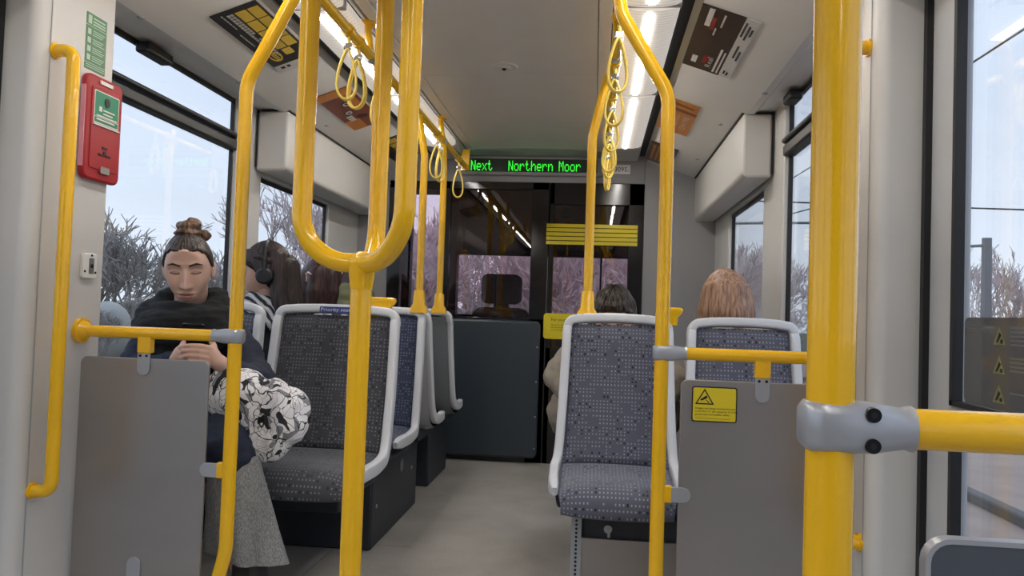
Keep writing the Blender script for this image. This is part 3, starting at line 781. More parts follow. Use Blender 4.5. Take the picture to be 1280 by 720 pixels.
    t = MB(); plate(t, M, [(0, 0), (.55, 0), (.55, H), (0, H)], 0, .003); a = t.build('advert_poster', 'ad_orange')
    tag(a, 'orange poster with white block letters on the right ceiling slope', 'poster', 'advert posters on the ceiling slopes')
    for wd in (('ON PIE', .10, .025, .040, .24), ('BLIND', .14, .070, .024, .20), ('ONE', .18, .098, .022, .12)):
        b = MB(); word(b, M, wd[0], wd[1], wd[2], wd[3], .0045, w=wd[4]); b.build('lettering', 'ad_white', a)
    b = MB(); plate(b, M, [(.38, .0), (.42, 0), (.44, .13), (.40, .14)], .003, .004); plate(b, M, [(.47, .02), (.49, .02), (.52, .15), (.49, .15)], .003, .004); quad(b, M, .07, .10, .105, .13, .004); b.build('brown_print', 'ad_maroon', a)
    # right: dark small poster at the end
    M = cove_frame(1, .85, 4.86)
    t = MB(); plate(t, M, [(0, 0), (.5, 0), (.5, H), (0, H)], 0, .003); a = t.build('advert_poster', 'ad_brown')
    tag(a, 'dark brown poster on the right ceiling slope nearest the cab wall', 'poster', 'advert posters on the ceiling slopes')
    b = MB()
    for q in range(3): quad(b, M, .06, .44, .07+q*.028, .086+q*.028, .004)
    b.build('tan_lines', 'ad_orange', a)
adverts()

# ------------------------------------------------------------------ poles and screens
def clamp_piece(ln, hh, rr, r_rail, sgn=1):
    """cast clamp round a pole, tapering into a rail that leaves along +x*sgn"""
    m = MB(); rings = []
    secs = [(-rr*1.05, .75, .62), (-rr*.85, .97, .88), (-rr*.3, 1, 1.04), (rr*.6, 1, 1.04), (rr*1.4, .98, .95), (ln*.6, .92, .86), (ln*.9, .80, .80), (ln, .74, .74)]
    for x, kz, ky in secs:
        z_ = hh*kz if x < ln*.95 else r_rail*1.12; y_ = rr*ky*1.05 if x < ln*.95 else r_rail*1.12
        ring = []
        for j in range(20):
            a = 2*pi*j/20; c, s = cos(a), sin(a); p = 4.0 if x < ln*.7 else 2.4
            ring.append((sgn*x, y_*math.copysign(abs(c)**(2/p), c), z_*math.copysign(abs(s)**(2/p), s)))
        rings.append(ring)
    m.loft(rings); return m
def draught_screen(name, label, X0, Y, zr, sgn, wall_x, dia, path, panel, side_tab=None, brk_x=None, foot=None, panel_mat='brushed_steel', bolts=True):
    t = thing(name, label, 'screen', (X0, Y, 0))
    p = MB(); p.tube([(a-X0, 0, z) for a, z in path], dia/2, 20); p.build('pole', 'yellow_paint', t)
    r = MB(); r.tube([(0, 0, zr), (wall_x-X0, 0, zr)], dia*.44, 18); r.build('rail', 'yellow_paint', t)
    fl = MB(); fl.tube([(wall_x-X0-sgn*.012, 0, zr), (wall_x-X0-sgn*.001, 0, zr)], dia*.95, 20); fl.tube([(wall_x-X0-sgn*.03, 0, zr), (wall_x-X0-sgn*.012, 0, zr)], [dia*.46, dia*.75], 20); fl.build('rail_flange', 'yellow_paint', t)
    c = clamp_piece(.062, dia*.545, dia*.58, dia*.44, sgn); 
    for v in range(len(c.v)): c.v[v] = (c.v[v][0], c.v[v][1], c.v[v][2]+zr)
    cl = c.build('clamp', 'clamp_grey', t, angle=50)
    if bolts:
        for dz in (-.012, .012):
            b = MB(); b.tube([(sgn*.026, -dia*.50, zr+dz), (sgn*.026, -dia*.64, zr+dz), (sgn*.026, -dia*.64, zr+dz)], [.0062, .0058, .0035], 16)
            bo = b.build('bolt', 'bolt_black', cl); b = MB(); b.tube([(sgn*.026, -dia*.635, zr+dz), (sgn*.026, -dia*.647, zr+dz)], .0026, 6); b.build('socket', 'rubber', bo)
    x0, x1, z0, z1 = panel
    pn = MB(); M = frame_matrix((0, 0, 0), (1, 0, 0), (0, 0, 1), (0, -1, 0)); plate(pn, M, rrect(min(x0, x1)-X0, max(x0, x1)-X0, z0, z1, .018), -.005, .005)
    pb = pn.build('panel', panel_mat, t, bevel=.002)
    if panel_mat != 'brushed_steel':
        ed = MB(); o = rrect(min(x0, x1)-X0-.002, max(x0, x1)-X0+.002, z0-.002, z1+.002, .02); i_ = rrect(min(x0, x1)-X0+.002, max(x0, x1)-X0-.002, z0+.002, z1-.002, .016); ring_poly(ed, M, o, i_, -.006, .006); ed.build('panel_edge', 'clamp_grey', pb)
    if brk_x is not None:
        bx = brk_x-X0
        b = MB(); b.box(bx-.019, bx+.019, -.012, .012, zr-.055, zr-.004); bb = b.build('hanger_block', 'yellow_paint', t, bevel=.003)
        tb = MB(); plate(tb, M, [(bx-.018, zr-.052), (bx+.018, zr-.052)] + [(bx+.018*cos(radians(a)), zr-.098-.018*sin(radians(a))) for a in range(0, 181, 20)], .0052, .0095); tb.build('steel_tab', 'clamp_grey', bb, bevel=.001)
        q = MB()
        for dx in (-.009, .009): q.tube([(bx+dx, -.0094, zr-.062), (bx+dx, -.0115, zr-.062)], .0035, 10)
        q.build('rivets', 'bolt_black', bb)
    if side_tab is not None:
        z = side_tab; s_ = 1 if (x0+x1)/2 > X0 else -1
        b = MB(); b.box(*sorted((s_*.0, s_*.034)), -.010, .010, z-.021, z+.021); bb = b.build('side_block', 'yellow_paint', t, bevel=.003)
        tb = MB(); plate(tb, M, [(s_*.03, z+.019), (s_*.03, z-.019)] + [(s_*(.062+.019*sin(radians(a))), z-.019*cos(radians(a))) for a in range(0, 181, 20)], .0052, .0095); tb.build('steel_tab', 'clamp_grey', bb, bevel=.001)
    if foot is not None:
        fx = foot-X0
        b = MB(); plate(b, M, [(fx-.019, 0), (fx+.019, 0)] + [(fx+.019*cos(radians(a)), .235+.019*sin(radians(a))) for a in range(0, 181, 20)], .0052, .011); b.build('foot_bracket', 'clamp_grey', t, bevel=.001)
    return t
xl = SX(-1, .428); xr = SX(1, .428)
lp = fillet([(-1.035, 0, 0), (-.966, 0, .285), (-.966, 0, 1.56), (xl-.012, 0, 1.80), (xl, 0, 1.86)], [.25, .12, .05])
draught_screen('draught_screen', 'brushed steel screen with bent yellow pole in front of the seated woman', -.966, 2.0, .862, -1, SX(-1, 1.02), .037, [(p.x, p.z) for p in lp], (-1.408, -1.035, .12, .792), side_tab=.50, brk_x=-1.222, foot=-1.222, bolts=False)
rp = fillet([(.176, 0, 0), (.176, 0, 1.53), (.05, 0, 1.74), (xr, 0, 1.86)], [.12, .1])
sc2 = draught_screen('draught_screen', 'brushed steel screen with yellow camera sticker, right of the aisle', .176, 2.0, .862, 1, SX(1, 1.02), .0365, [(p.x, p.z) for p in rp], (.226, .60, .08, .797), side_tab=.505, brk_x=.427, bolts=False)
np_ = fillet([(.193, 0, 0), (.193, 0, 1.53), (.09, 0, 1.74), (xr, 0, 1.86)], [.12, .1])
draught_screen('draught_screen', 'dark slate screen hanging from the nearest thick yellow pole and rail', .193, .65, .868, 1, SX(1, 1.125), .0375, [(p.x, p.z) for p in np_], (.268, .70, .10, .782), panel_mat='glass_panel_slate')

def camera_sticker():
    M = frame_matrix((0, 2.0-.0055, 0), (1, 0, 0), (0, 0, 1), (0, -1, 0))
    b = MB(); plate(b, M, rrect(.254, .366, .692, .781, .006), 0, .0010); t = b.build('camera_sticker', 'black_print'); tag(t, 'yellow sticker with camera warning triangle on the right steel screen', 'sticker')
    b = MB(); plate(b, M, rrect(.257, .363, .695, .778, .004), .001, .0014); b.build('sticker_face', 'sticker_yellow', t)
    b = MB(); tri = [(.262, .736), (.309, .736), (.2855, .776)]; c = (.2855, .750); inn = [(c[0]+(x-c[0])*.78, c[1]+(y-c[1])*.78) for x, y in tri]
    ring_poly(b, M, tri, inn, .0014, .0018)
    plate(b, M, [(.2745, .748), (.278, .745), (.293, .753), (.290, .759)], .0014, .0018); plate(b, M, [(.287, .749), (.290, .748), (.298, .741), (.295, .740)], .0014, .0018)
    for k, s_ in enumerate(('Images are being monitored and', 'recorded for the purpose of crime', 'prevention and public safety')): word(b, M, s_, .263, .724-.0075*k, .0075, .0018)
    quad(b, M, .263, .35, .7005, .7012, .0018)
    b.build('pictogram', 'black_print', t)
camera_sticker()

def trident():                     # vestibule pole that splits into three arms
    cx, cy = -.428, 1.38
    t = thing('three_armed_pole', 'tall yellow pole that splits into three upright arms in the middle of the tram', 'pole', (cx, cy, 0))
    s = MB(); s.tube([(0, 0, 0), (0, 0, 1.02)], .0195, 20); s.build('stem', 'yellow_paint', t)
    s = MB(); s.tube([(0, 0, 0), (0, 0, .02)], [.045, .03], 24); s.build('foot', 'yellow_paint', t)
    n = MB(); n.ball((0, 0, 1.034), (.026, .026, .021), 16, 12); n.tube([(0, 0, .985), (0, 0, 1.03)], [.0205, .026], 20); n.build('joint', 'yellow_paint', t)
    for ax, ay in ((-.118, -.004), (.106, -.115), (-.014, .135)):
        kk = 1-.092/.118; pts = [V((0, 0, 1.033))] + [V((ax*(kk+(1-kk)*sin(a_)), ay*(kk+(1-kk)*sin(a_)), 1.033+.092*(1-cos(a_)))) for a_ in [pi/2*k/14 for k in range(15)]] + [V((ax, ay, 1.99))]
        a = MB(); a.tube(pts, .0182, 18); aa = a.build('arm', 'yellow_paint', t)
        f = MB(); f.tube([(ax, ay, 1.975), (ax, ay, 1.995)], [.022, .04], 20); f.build('arm_flange', 'yellow_paint', aa)
trident()

def seat_poles():
    for (x, y, zt, xt, lab) in ((-.793, 3.44, 1.66, xl, 'thin yellow pole rising from the blue seat left of the aisle'), (-.818, 4.02, 1.72, xl, 'thin yellow pole rising from the grey backed seat farthest left of the aisle'), (-.024, 2.86, 1.62, xr, 'yellow pole rising from the top of the right aisle seat')):
        t = thing('seat_pole', lab, 'pole', (x, y, .95), 'poles on the seat backs')
        pts = fillet([(0, 0, .02), (0, 0, zt-.95), (xt-x, 0, 1.85-.95)], .08)
        p = MB(); p.tube(pts, .0172, 16); p.build('pole', 'yellow_paint', t)
        b = MB(); b.loft([[(wx*cx, wy*cy, z) for cx, cy in rrect(-1, 1, -1, 1, .5)] for wx, wy, z in ((.040, .028, -.012), (.037, .027, .012), (.026, .024, .028), (.0225, .0225, .085), (.0205, .0205, .09))])
        b.build('socket', 'yellow_paint', t)
seat_poles()

def grab_handles():
    for sg, lab in ((-1, 'yellow vertical grab handle on the white pillar left of the steel screen'), (1, 'yellow vertical grab handle on the right pillar behind the thick pole')):
        x0 = SX(sg, 1.02); x1 = SX(sg, .965)
        t = thing('grab_handle', lab, 'handle', (x0, 1.845, 1.0))
        pts = fillet([(0, 0, .595), (x1-x0, 0, .595), (x1-x0, 0, -.545), (0, 0, -.545)], .045, 10)
        m = MB(); m.tube(pts, .0165, 16); m.build('bar', 'yellow_paint', t)
        for z in (.595, -.545):
            f = MB(); f.tube([(0, 0, z), ((x1-x0)*.12, 0, z)], .021, 18); f.build('end_collar', 'yellow_paint', t)
grab_handles()

# ------------------------------------------------------------------ things on the pillar
def pillar_things():
    x = SX(-1, 1.02)
    M = frame_matrix((x, 0, 0), (0, 1, 0), (0, 0, 1), (1, 0, 0))
    t = thing('emergency_unit', 'red emergency unit with green label on the left pillar', 'alarm unit', (x, 2.03, 1.28))
    Mi = frame_matrix((0, -2.03, -1.28), (0, 1, 0), (0, 0, 1), (1, 0, 0))
    b = MB(); plate(b, Mi, rrect(1.952, 2.112, 1.283, 1.577, .022), 0, .020); bo = b.build('housing', 'red_plastic', t, bevel=.006, segs=3)
    b = MB(); b.box(.004, .017, -.0805, -.0775, .035, .26); b.build('side_strip', 'pink_side', t)
    b = MB(); plate(b, Mi, rrect(1.972, 2.100, 1.315, 1.545, .008), .020, .0225); fr = b.build('front_cover', 'red_plastic', t, bevel=.002)
    b = MB(); plate(b, Mi, rrect(1.980, 2.090, 1.443, 1.535, .003), .0225, .0240); lb = b.build('label_border', 'white_print', t)
    b = MB(); plate(b, Mi, rrect(1.983, 2.087, 1.446, 1.532, .003), .024, .0245); b.build('label_face', 'green_label', lb)
    b = MB(); plate(b, Mi, [(2.035+.011*cos(2*pi*k/20), 1.508+.013*sin(2*pi*k/20)) for k in range(20)], .0245, .026); b.build('finger_hole', 'black_print', lb)
    b = MB(); quad(b, Mi, 2.000, 2.012, 1.478, 1.492, .0255); 
    for z, y1 in ((1.482, 2.07), (1.472, 2.06), (1.463, 2.08), (1.453, 2.07)): quad(b, Mi, 2.018 if z > 1.465 else 1.99, y1, z, z+.004, .0255)
    quad(b, Mi, 1.983, 2.087, 1.4600, 1.4615, .0255); b.build('label_print', 'white_print', lb)
    b = MB(); quad(b, Mi, 1.978, 2.095, 1.437, 1.441, .026); quad(b, Mi, 2.005, 2.06, 1.556, 1.566, .0235); b.build('pale_trim', 'white_print', t)
    b = MB()
    for k in range(3):
        a = radians(90+120*k); c = (2.035+.018*cos(a), 1.365+.014*sin(a)); quad(b, Mi, c[0]-.011, c[0]+.011, c[1]-.003, c[1]+.003, .0245)
    plate(b, Mi, [(2.035+.006*cos(2*pi*k/16), 1.365+.006*sin(2*pi*k/16)) for k in range(16)], .0225, .0245)
    b.build('key_slots', 'black_print', t)
    b = MB(); plate(b, Mi, rrect(2.015, 2.055, 1.305, 1.325, .004), .0225, .028); b.build('catch', 'chrome', t)
    # green first-aid style instruction sign
    b = MB(); plate(b, M, rrect(1.962, 2.050, 1.590, 1.748, .002), 0, .0012); s = b.build('instruction_sign', 'green_sign'); tag(s, 'narrow green instruction sign above the red emergency unit', 'sign')
    b = MB(); quad(b, M, 1.962, 2.05, 1.712, 1.7135, .0016); quad(b, M, 1.962, 2.05, 1.608, 1.6095, .0016)
    quad(b, M, 1.969, 1.984, 1.718, 1.742, .0016)
    for z in (1.735, 1.726, 1.7185): quad(b, M, 1.990, 2.043, z, z+.004, .0016)
    for k in range(4):
        z = 1.704-.024*k; quad(b, M, 1.969, 1.983, z-.016, z, .0016)
        for q in range(3): quad(b, M, 1.990, 2.043-.006*((q+k) % 3), z-.003-.006*q, z-.001-.006*q, .0016)
    for z in (1.602, 1.596): quad(b, M, 1.966, 2.046, z, z+.002, .0016)
    b.build('sign_print', 'pale_green_print', s)
    # small sensor plate
    t = thing('sensor_plate', 'small white sensor plate with grey slot on the left pillar', 'sensor', (x, 2.016, 1.043))
    Mi = frame_matrix((0, 0, 0), (0, 1, 0), (0, 0, 1), (1, 0, 0))
    b = MB(); plate(b, Mi, rrect(-.030, .030, -.035, .035, .008), 0, .010); b.build('plate', 'white_print', t, bevel=.002)
    b = MB(); plate(b, Mi, rrect(-.004, .016, -.022, .022, .002), .010, .0115); b.build('slot', 'shell_grey', t)
    b = MB()
    for a, z in ((.006, .030), (-.021, -.016), (.024, -.018)): plate(b, Mi, [(a+.0035*cos(2*pi*k/12), z+.0035*sin(2*pi*k/12)) for k in range(12)], .010, .0115)
    plate(b, Mi, [(.006+.006*cos(2*pi*k/12), .006*sin(2*pi*k/12)) for k in range(12)], .0115, .013)
    b.build('screws', 'bolt_black', t)
pillar_things()

def door_sticker():
    x = SX(1, 1.145)-.004
    M = frame_matrix((x, 1.628, 0), (0, -1, 0), (0, 0, 1), (-1, 0, 0))
    b = MB(); plate(b, M, rrect(0, .48, .803, .972, .014), 0, .0012); t = b.build('safety_sticker', 'dark_film'); tag(t, 'dark film sticker with three warning triangles on the right door glass', 'sticker')
    for k, z in enumerate((.922, .869, .816)):
        b = MB(); tri = [(.112, z), (.155, z), (.1335, z+.034)]; plate(b, M, tri, .0012, .0018); tr = b.build('warning_triangle', 'dim_yellow', t)
        q = MB(); plate(q, M, [(.122, z+.004), (.128, z+.004), (.140, z+.018), (.134, z+.022)], .0018, .0024); quad(q, M, .138, .146, z+.003, z+.010, .0024) ; q.build('pictogram', 'black_print', tr)
    b = MB(); word(b, M, 'Travelling safely', .012, .944, .011, .0016)
    for z0, n in ((.952, 5), (.898, 4), (.836, 1)):
        for q in range(n): quad(b, M, .170, .170+.10-.02*(q % 2), z0-.0075*q, z0-.0075*q+.003, .0016)
    b.build('white_lettering', 'faint_print', t)
door_sticker()

# ------------------------------------------------------------------ seats
def seat_profile(v):
    """centre line of the upholstered face, v 0 top of back .. 1 lower front lip; returns (y, z, normal)"""
    pts = [(.115, .925), (.092, .78), (.062, .64), (.030, .52), (.004, .455), (-.035, .425), (-.12, .412), (-.22, .412), (-.29, .408), (-.325, .390), (-.338, .362), (-.335, .340)]
    t = v*(len(pts)-1); i = min(int(t), len(pts)-2); f = t-i
    g = lambda k: V(pts[max(0, min(k, len(pts)-1))])
    a, b, c, d = g(i-1), g(i), g(i+1), g(i+2)
    p = .5*((2*b)+(c-a)*f+(2*a-5*b+4*c-d)*f*f+(3*b-a-3*c+d)*f**3)
    tg = .5*((c-a)+2*(2*a-5*b+4*c-d)*f+3*(3*b-a-3*c+d)*f*f)
    n = V((-tg.y, tg.x))
    n = V((tg.y, -tg.x)).normalized()
    return p, n
def make_seat(label, wt, wh, fabric, shell, group, priority=False):
    t = thing('tram_seat', label, 'seat', (0, 0, 0), group)
    lens = [0]
    for k in range(1, 201): lens.append(lens[-1]+(seat_profile(k/200)[0]-seat_profile((k-1)/200)[0]).length)
    def hw(v):
        pts = [(0, wt), (.18, wt+.008), (.36, (wt+wh)/2+.004), (.46, wh), (.6, wh-.004), (.85, wh-.022), (1, wh-.024)]
        for (a, x), (b, y) in zip(pts, pts[1:]):
            if v <= b: return x+(y-x)*(v-a)/(b-a)
        return pts[-1][1]
    def surf(v0, v1, inset, bulge):
        def fn(u, q):
            v = v0+(v1-v0)*q; p, n = seat_profile(v); x = (u*2-1); w_ = hw(v)-inset
            e = (1-abs(x)**6)*(1-abs(q*2-1)**14)
            h = bulge*e - .012*(1-e) + .006*cos(x*pi/2)
            return (x*w_, p.x+n.x*h, p.y+n.y*h)
        def uv(u, q):
            v = v0+(v1-v0)*q; return ((u*2-1)*hw(v), -lens[int(v*200)])
        return fn, uv
    vj = .395
    b = MB(); fn, uv = surf(.005, vj, .020, .016); b.grid(fn, 22, 30, uv); b.build('backrest', fabric, t, angle=80)
    b = MB(); fn, uv = surf(vj-.006, 1.0, .024, .018); b.grid(fn, 22, 34, uv); b.build('seat_cushion', fabric, t, angle=80)
    # light plastic surround: down one side, over the top, down the other
    side = [(0.00, 1), (.10, 1), (.20, 1), (.30, 1), (.38, 1), (.44, 1), (.50, 1), (.60, 1), (.70, 1), (.78, 1), (.84, 1)]
    def sidept(v, sg):
        p, n = seat_profile(v); return V((sg*(hw(v)-.012), p.x+n.x*.004, p.y+n.y*.004)), V((0, n.x, n.y))
    left = [sidept(v, -1) for v in [k/60*.86 for k in range(52, 0, -1)]]
    right = [(V((-p.x, p.y, p.z)), n) for p, n in reversed(left)]
    ptop, ntop = seat_profile(0); NT = V((0, ntop.x, ntop.y)); top = []
    zt = ptop.y+.012; w0 = hw(0)-.012; r = .03
    for k in range(0, 91, 15): a = radians(k); top.append((V((-w0+r-r*cos(a), ptop.x+.004, zt-r+r*sin(a))), NT))
    for k in range(1, 8): x = -w0+r+(2*w0-2*r)*k/8; top.append((V((x, ptop.x+.004, zt+.008*(1-(x/w0)**2))), NT))
    top += [(V((-p.x, p.y, p.z)), n) for p, n in reversed(top[:7])]
    left = [q for q in left if q[0].z < zt-r-.004 or q[0].y < .05]
    right = [q for q in right if q[0].z < zt-r-.004 or q[0].y < .05]
    path = left+top+right; rings = []
    for i, (p, n) in enumerate(path):
        a = path[max(i-1, 0)][0]; c = path[min(i+1, len(path)-1)][0]; T = (c-a).normalized(); B = (n-T*n.dot(T)).normalized(); Nn = T.cross(B)
        end = min(i, len(path)-1-i); k = min(1, .55+end*.09)
        lowf = 1.0
        sec = rrect(-.0158*k, .0158*k, -.030*k, .018*k, .009*k, 3)
        rings.append([p+Nn*q[0]*lowf+B*q[1] for q in sec])
    b = MB(); b.loft(rings); fr = b.build('surround', 'frame_grey', t, angle=40)
    # moulded rear shell
    b = MB()
    def back(u, q):
        v = .0+.80*q; p, n = seat_profile(v); x = u*2-1; d = .030+.022*(1-abs(x)**4)+(.018*q)
        return (x*(hw(v)-.020), p.x-n.x*d, p.y-n.y*d)
    b.grid(back, 16, 26)
    b.build('rear_shell', shell, t, angle=80)
    b = MB(); b.box(-wh+.06, wh-.06, -.27, .10, .325, .372)
    if priority: b.box(-.20, .06, .05, .275, .20, .34)
    b.build('support_bracket', 'plinth', t, bevel=.008)
    if priority:
        M = frame_matrix((0, ptop.x-.0195, zt+.003), (1, 0, 0), (0, .12, .99), (0, -.99, .12))
        b = MB(); plate(b, M, rrect(-.060, .060, -.010, .012, .002), 0, .0016); lb = b.build('priority_label', 'blue_label', t)
        tx = MB(); word(tx, M, 'Priority seat', -.056, -.005, .0185, .002, w=.112); tx.build('lettering', 'white_print', lb)
    return t
def place(o, x, y, flip=False, label=None):
    o.location = (x, y, 0); o.rotation_euler = (0, 0, pi if flip else 0)
    if label: o['label'] = label
    return o
def seats():
    G = 'tram seats with dotted cloth'
    pr = make_seat('wide priority seat with dotted grey cloth, a leaf print bag at its side', .236, .250, 'moquette_dark', 'shell_grey', G, True)
    place(pr, -.958, 2.685)
    a = make_seat('grey dotted seat facing the camera right of the aisle, pole on its top corner', .192, .218, 'moquette_grey', 'shell_grey', G)
    place(a, .088, 2.685)
    w_ = make_seat('window side seat behind the steel screen with the camera sticker', .190, .192, 'moquette_grey', 'shell_grey', G)
    place(w_, .530, 2.70)
    c = make_seat('window seat under the woman with the phone', .142, .142, 'moquette_grey', 'shell_grey', G)
    place(c, -1.396, 2.70)
    blue = make_seat('blue dotted seat behind the priority seat, at the aisle', .192, .212, 'moquette_blue', 'shell_light', G)
    place(blue, -.958, 3.32)
    place(copy_tree(c), -1.396, 3.32, label='window seat behind the woman with the phone, under the woman with headphones')
    m_ = make_seat('seat right of the aisle under the bent-over man', .188, .196, 'moquette_grey', 'shell_grey', G)
    place(m_, .135, 3.40)
    e = make_seat('seat facing the cab, back to back with the blue seat, at the aisle', .192, .212, 'moquette_blue', 'shell_light', G)
    place(e, -.958, 3.69, True)
    place(copy_tree(c), -1.396, 3.69, True, 'window seat facing the cab under the dark-haired woman')
    g = make_seat('grey backed seat facing the cab, farthest along the left of the aisle', .192, .212, 'moquette_blue', 'shell_grey', G)
    place(g, -.962, 4.26, True)
    place(copy_tree(c), -1.396, 4.26, True, 'farthest left window seat under the person in the green hood')
    r_ = make_seat('window seat facing the cab under the long-haired woman at right', .170, .170, 'moquette_grey', 'shell_grey', G)
    place(r_, .552, 3.075, True)
    # plinths
    def plinth(name, x0, x1, y0, y1, z1, label, matn='plinth'):
        m = MB(); m.box(x0, x1, y0, y1, 0, z1); o = m.build(name, matn, bevel=.01); tag(o, label, 'plinth'); return o
    p = plinth('seat_plinth', -1.55, -.842, 2.965, 3.735, .322, 'long dark box under the left aisle seats')
    for y, z in ((3.03, .16), (3.62, .20)):
        q = MB(); q.ball((-.842, y, z), (.004, .009, .009), 10, 8); q.build('plinth_bolt', 'clamp_grey', p)
    q = MB(); q.tube([(-.8425, 3.42, .25), (-.839, 3.42, .25)], .028, 20); q.build('round_cap', 'shell_grey', p)
    p = plinth('seat_plinth', -1.50, -.86, 4.10, 4.60, .322, 'dark box under the farthest left seats')
    p = plinth('seat_plinth', -.02, .70, 2.47, 3.5, .322, 'dark plinth with a round lock under the right aisle seat')
    q = MB(); q.tube([(.065, 2.472, .280), (.065, 2.462, .280)], .013, 18); q.obox((.068, 2.460, .269), (.004, 0, 0), (0, .002, 0), (0, 0, .014)); q.build('lock', 'clamp_grey', p)
    m = MB(); m.box(-.046, .70, 2.452, 2.466, 0, .252); o = m.build('equipment_cover', 'brushed_steel', bevel=.002); tag(o, 'grey metal cover plate under the right aisle seat', 'cover plate')
    m = MB(); m.box(-.050, -.018, 2.446, 2.4525, 0, .345); s = m.build('perforated_strip', 'shell_light', o)
    m = MB(); 
    for k in range(26): m.tube([(-.034, 2.4462, .012+.0128*k), (-.034, 2.4448, .012+.0128*k)], .0042, 8)
    m.build('holes', 'black_print', s)
    # yellow corner grips on seat backs
    for (x, y, lab) in ((-.805, 2.80, 'yellow corner grip on top of the priority seat'), (.272, 2.84, 'yellow corner grip on top of the right aisle seat')):
        m = MB(); rings = []
        for k, (z, wx, wy) in enumerate(((-.035, .036, .014), (.0, .040, .015), (.018, .052, .018), (.030, .058, .020), (.040, .055, .018), (.044, .044, .012))):
            rings.append([(wx*cx+(.006 if z > 0 else 0), wy*cy, z) for cx, cy in rrect(-1, 1, -1, 1, .6)])
        m.loft(rings); o = m.build('corner_grip', 'yellow_paint'); o.location = (x, y+.035 if x < 0 else 2.80, .950 if x < 0 else .955); o.scale = (1, 1, 1) if x < 0 else (.72, .8, .8); tag(o, lab, 'grip')
seats()

# ------------------------------------------------------------------ outside
def bare_tree(seed, height, spread, depth=5, r0=.07, stems=1, twig=.012):
    rnd = random.Random(seed); m = MB()
    def seg(p, d, ln, r, lev):
        pts = [p]; rs = [r]; n = 3 if lev < 3 else 2
        for k in range(n):
            d = (d + V((rnd.uniform(-1, 1), rnd.uniform(-1, 1), rnd.uniform(-.5, .8)))*.16).normalized()
            p = p + d*ln/n; pts.append(p); rs.append(max(r*(1-.35*(k+1)/n), twig*.5))
        m.tube(pts, rs, 5 if lev < 2 else 3, caps=False)
        if lev >= depth: return
        nb = rnd.choice((2, 3, 3)) if lev else rnd.choice((3, 4))
        for q in range(nb):
            a = rnd.uniform(0, 2*pi); tilt = rnd.uniform(.25, .75)*spread
            side = d.orthogonal().normalized(); side.rotate(Matrix.Rotation(a, 3, d))
            nd = (d*cos(tilt)+side*sin(tilt)+V((0, 0, .12))).normalized()
            k = rnd.randint(max(1, n-1), n)
            seg(pts[k], nd, ln*rnd.uniform(.62, .82), max(rs[k]*.66, twig), lev+1)
    for q in range(stems):
        a = 2*pi*q/stems+rnd.random(); d = V((cos(a)*.35, sin(a)*.35, 1)).normalized() if stems > 1 else V((0, 0, 1))
        seg(V((cos(a)*.08*(stems > 1), sin(a)*.08*(stems > 1), -.05)), d, height*.30, r0, 0)
    return m
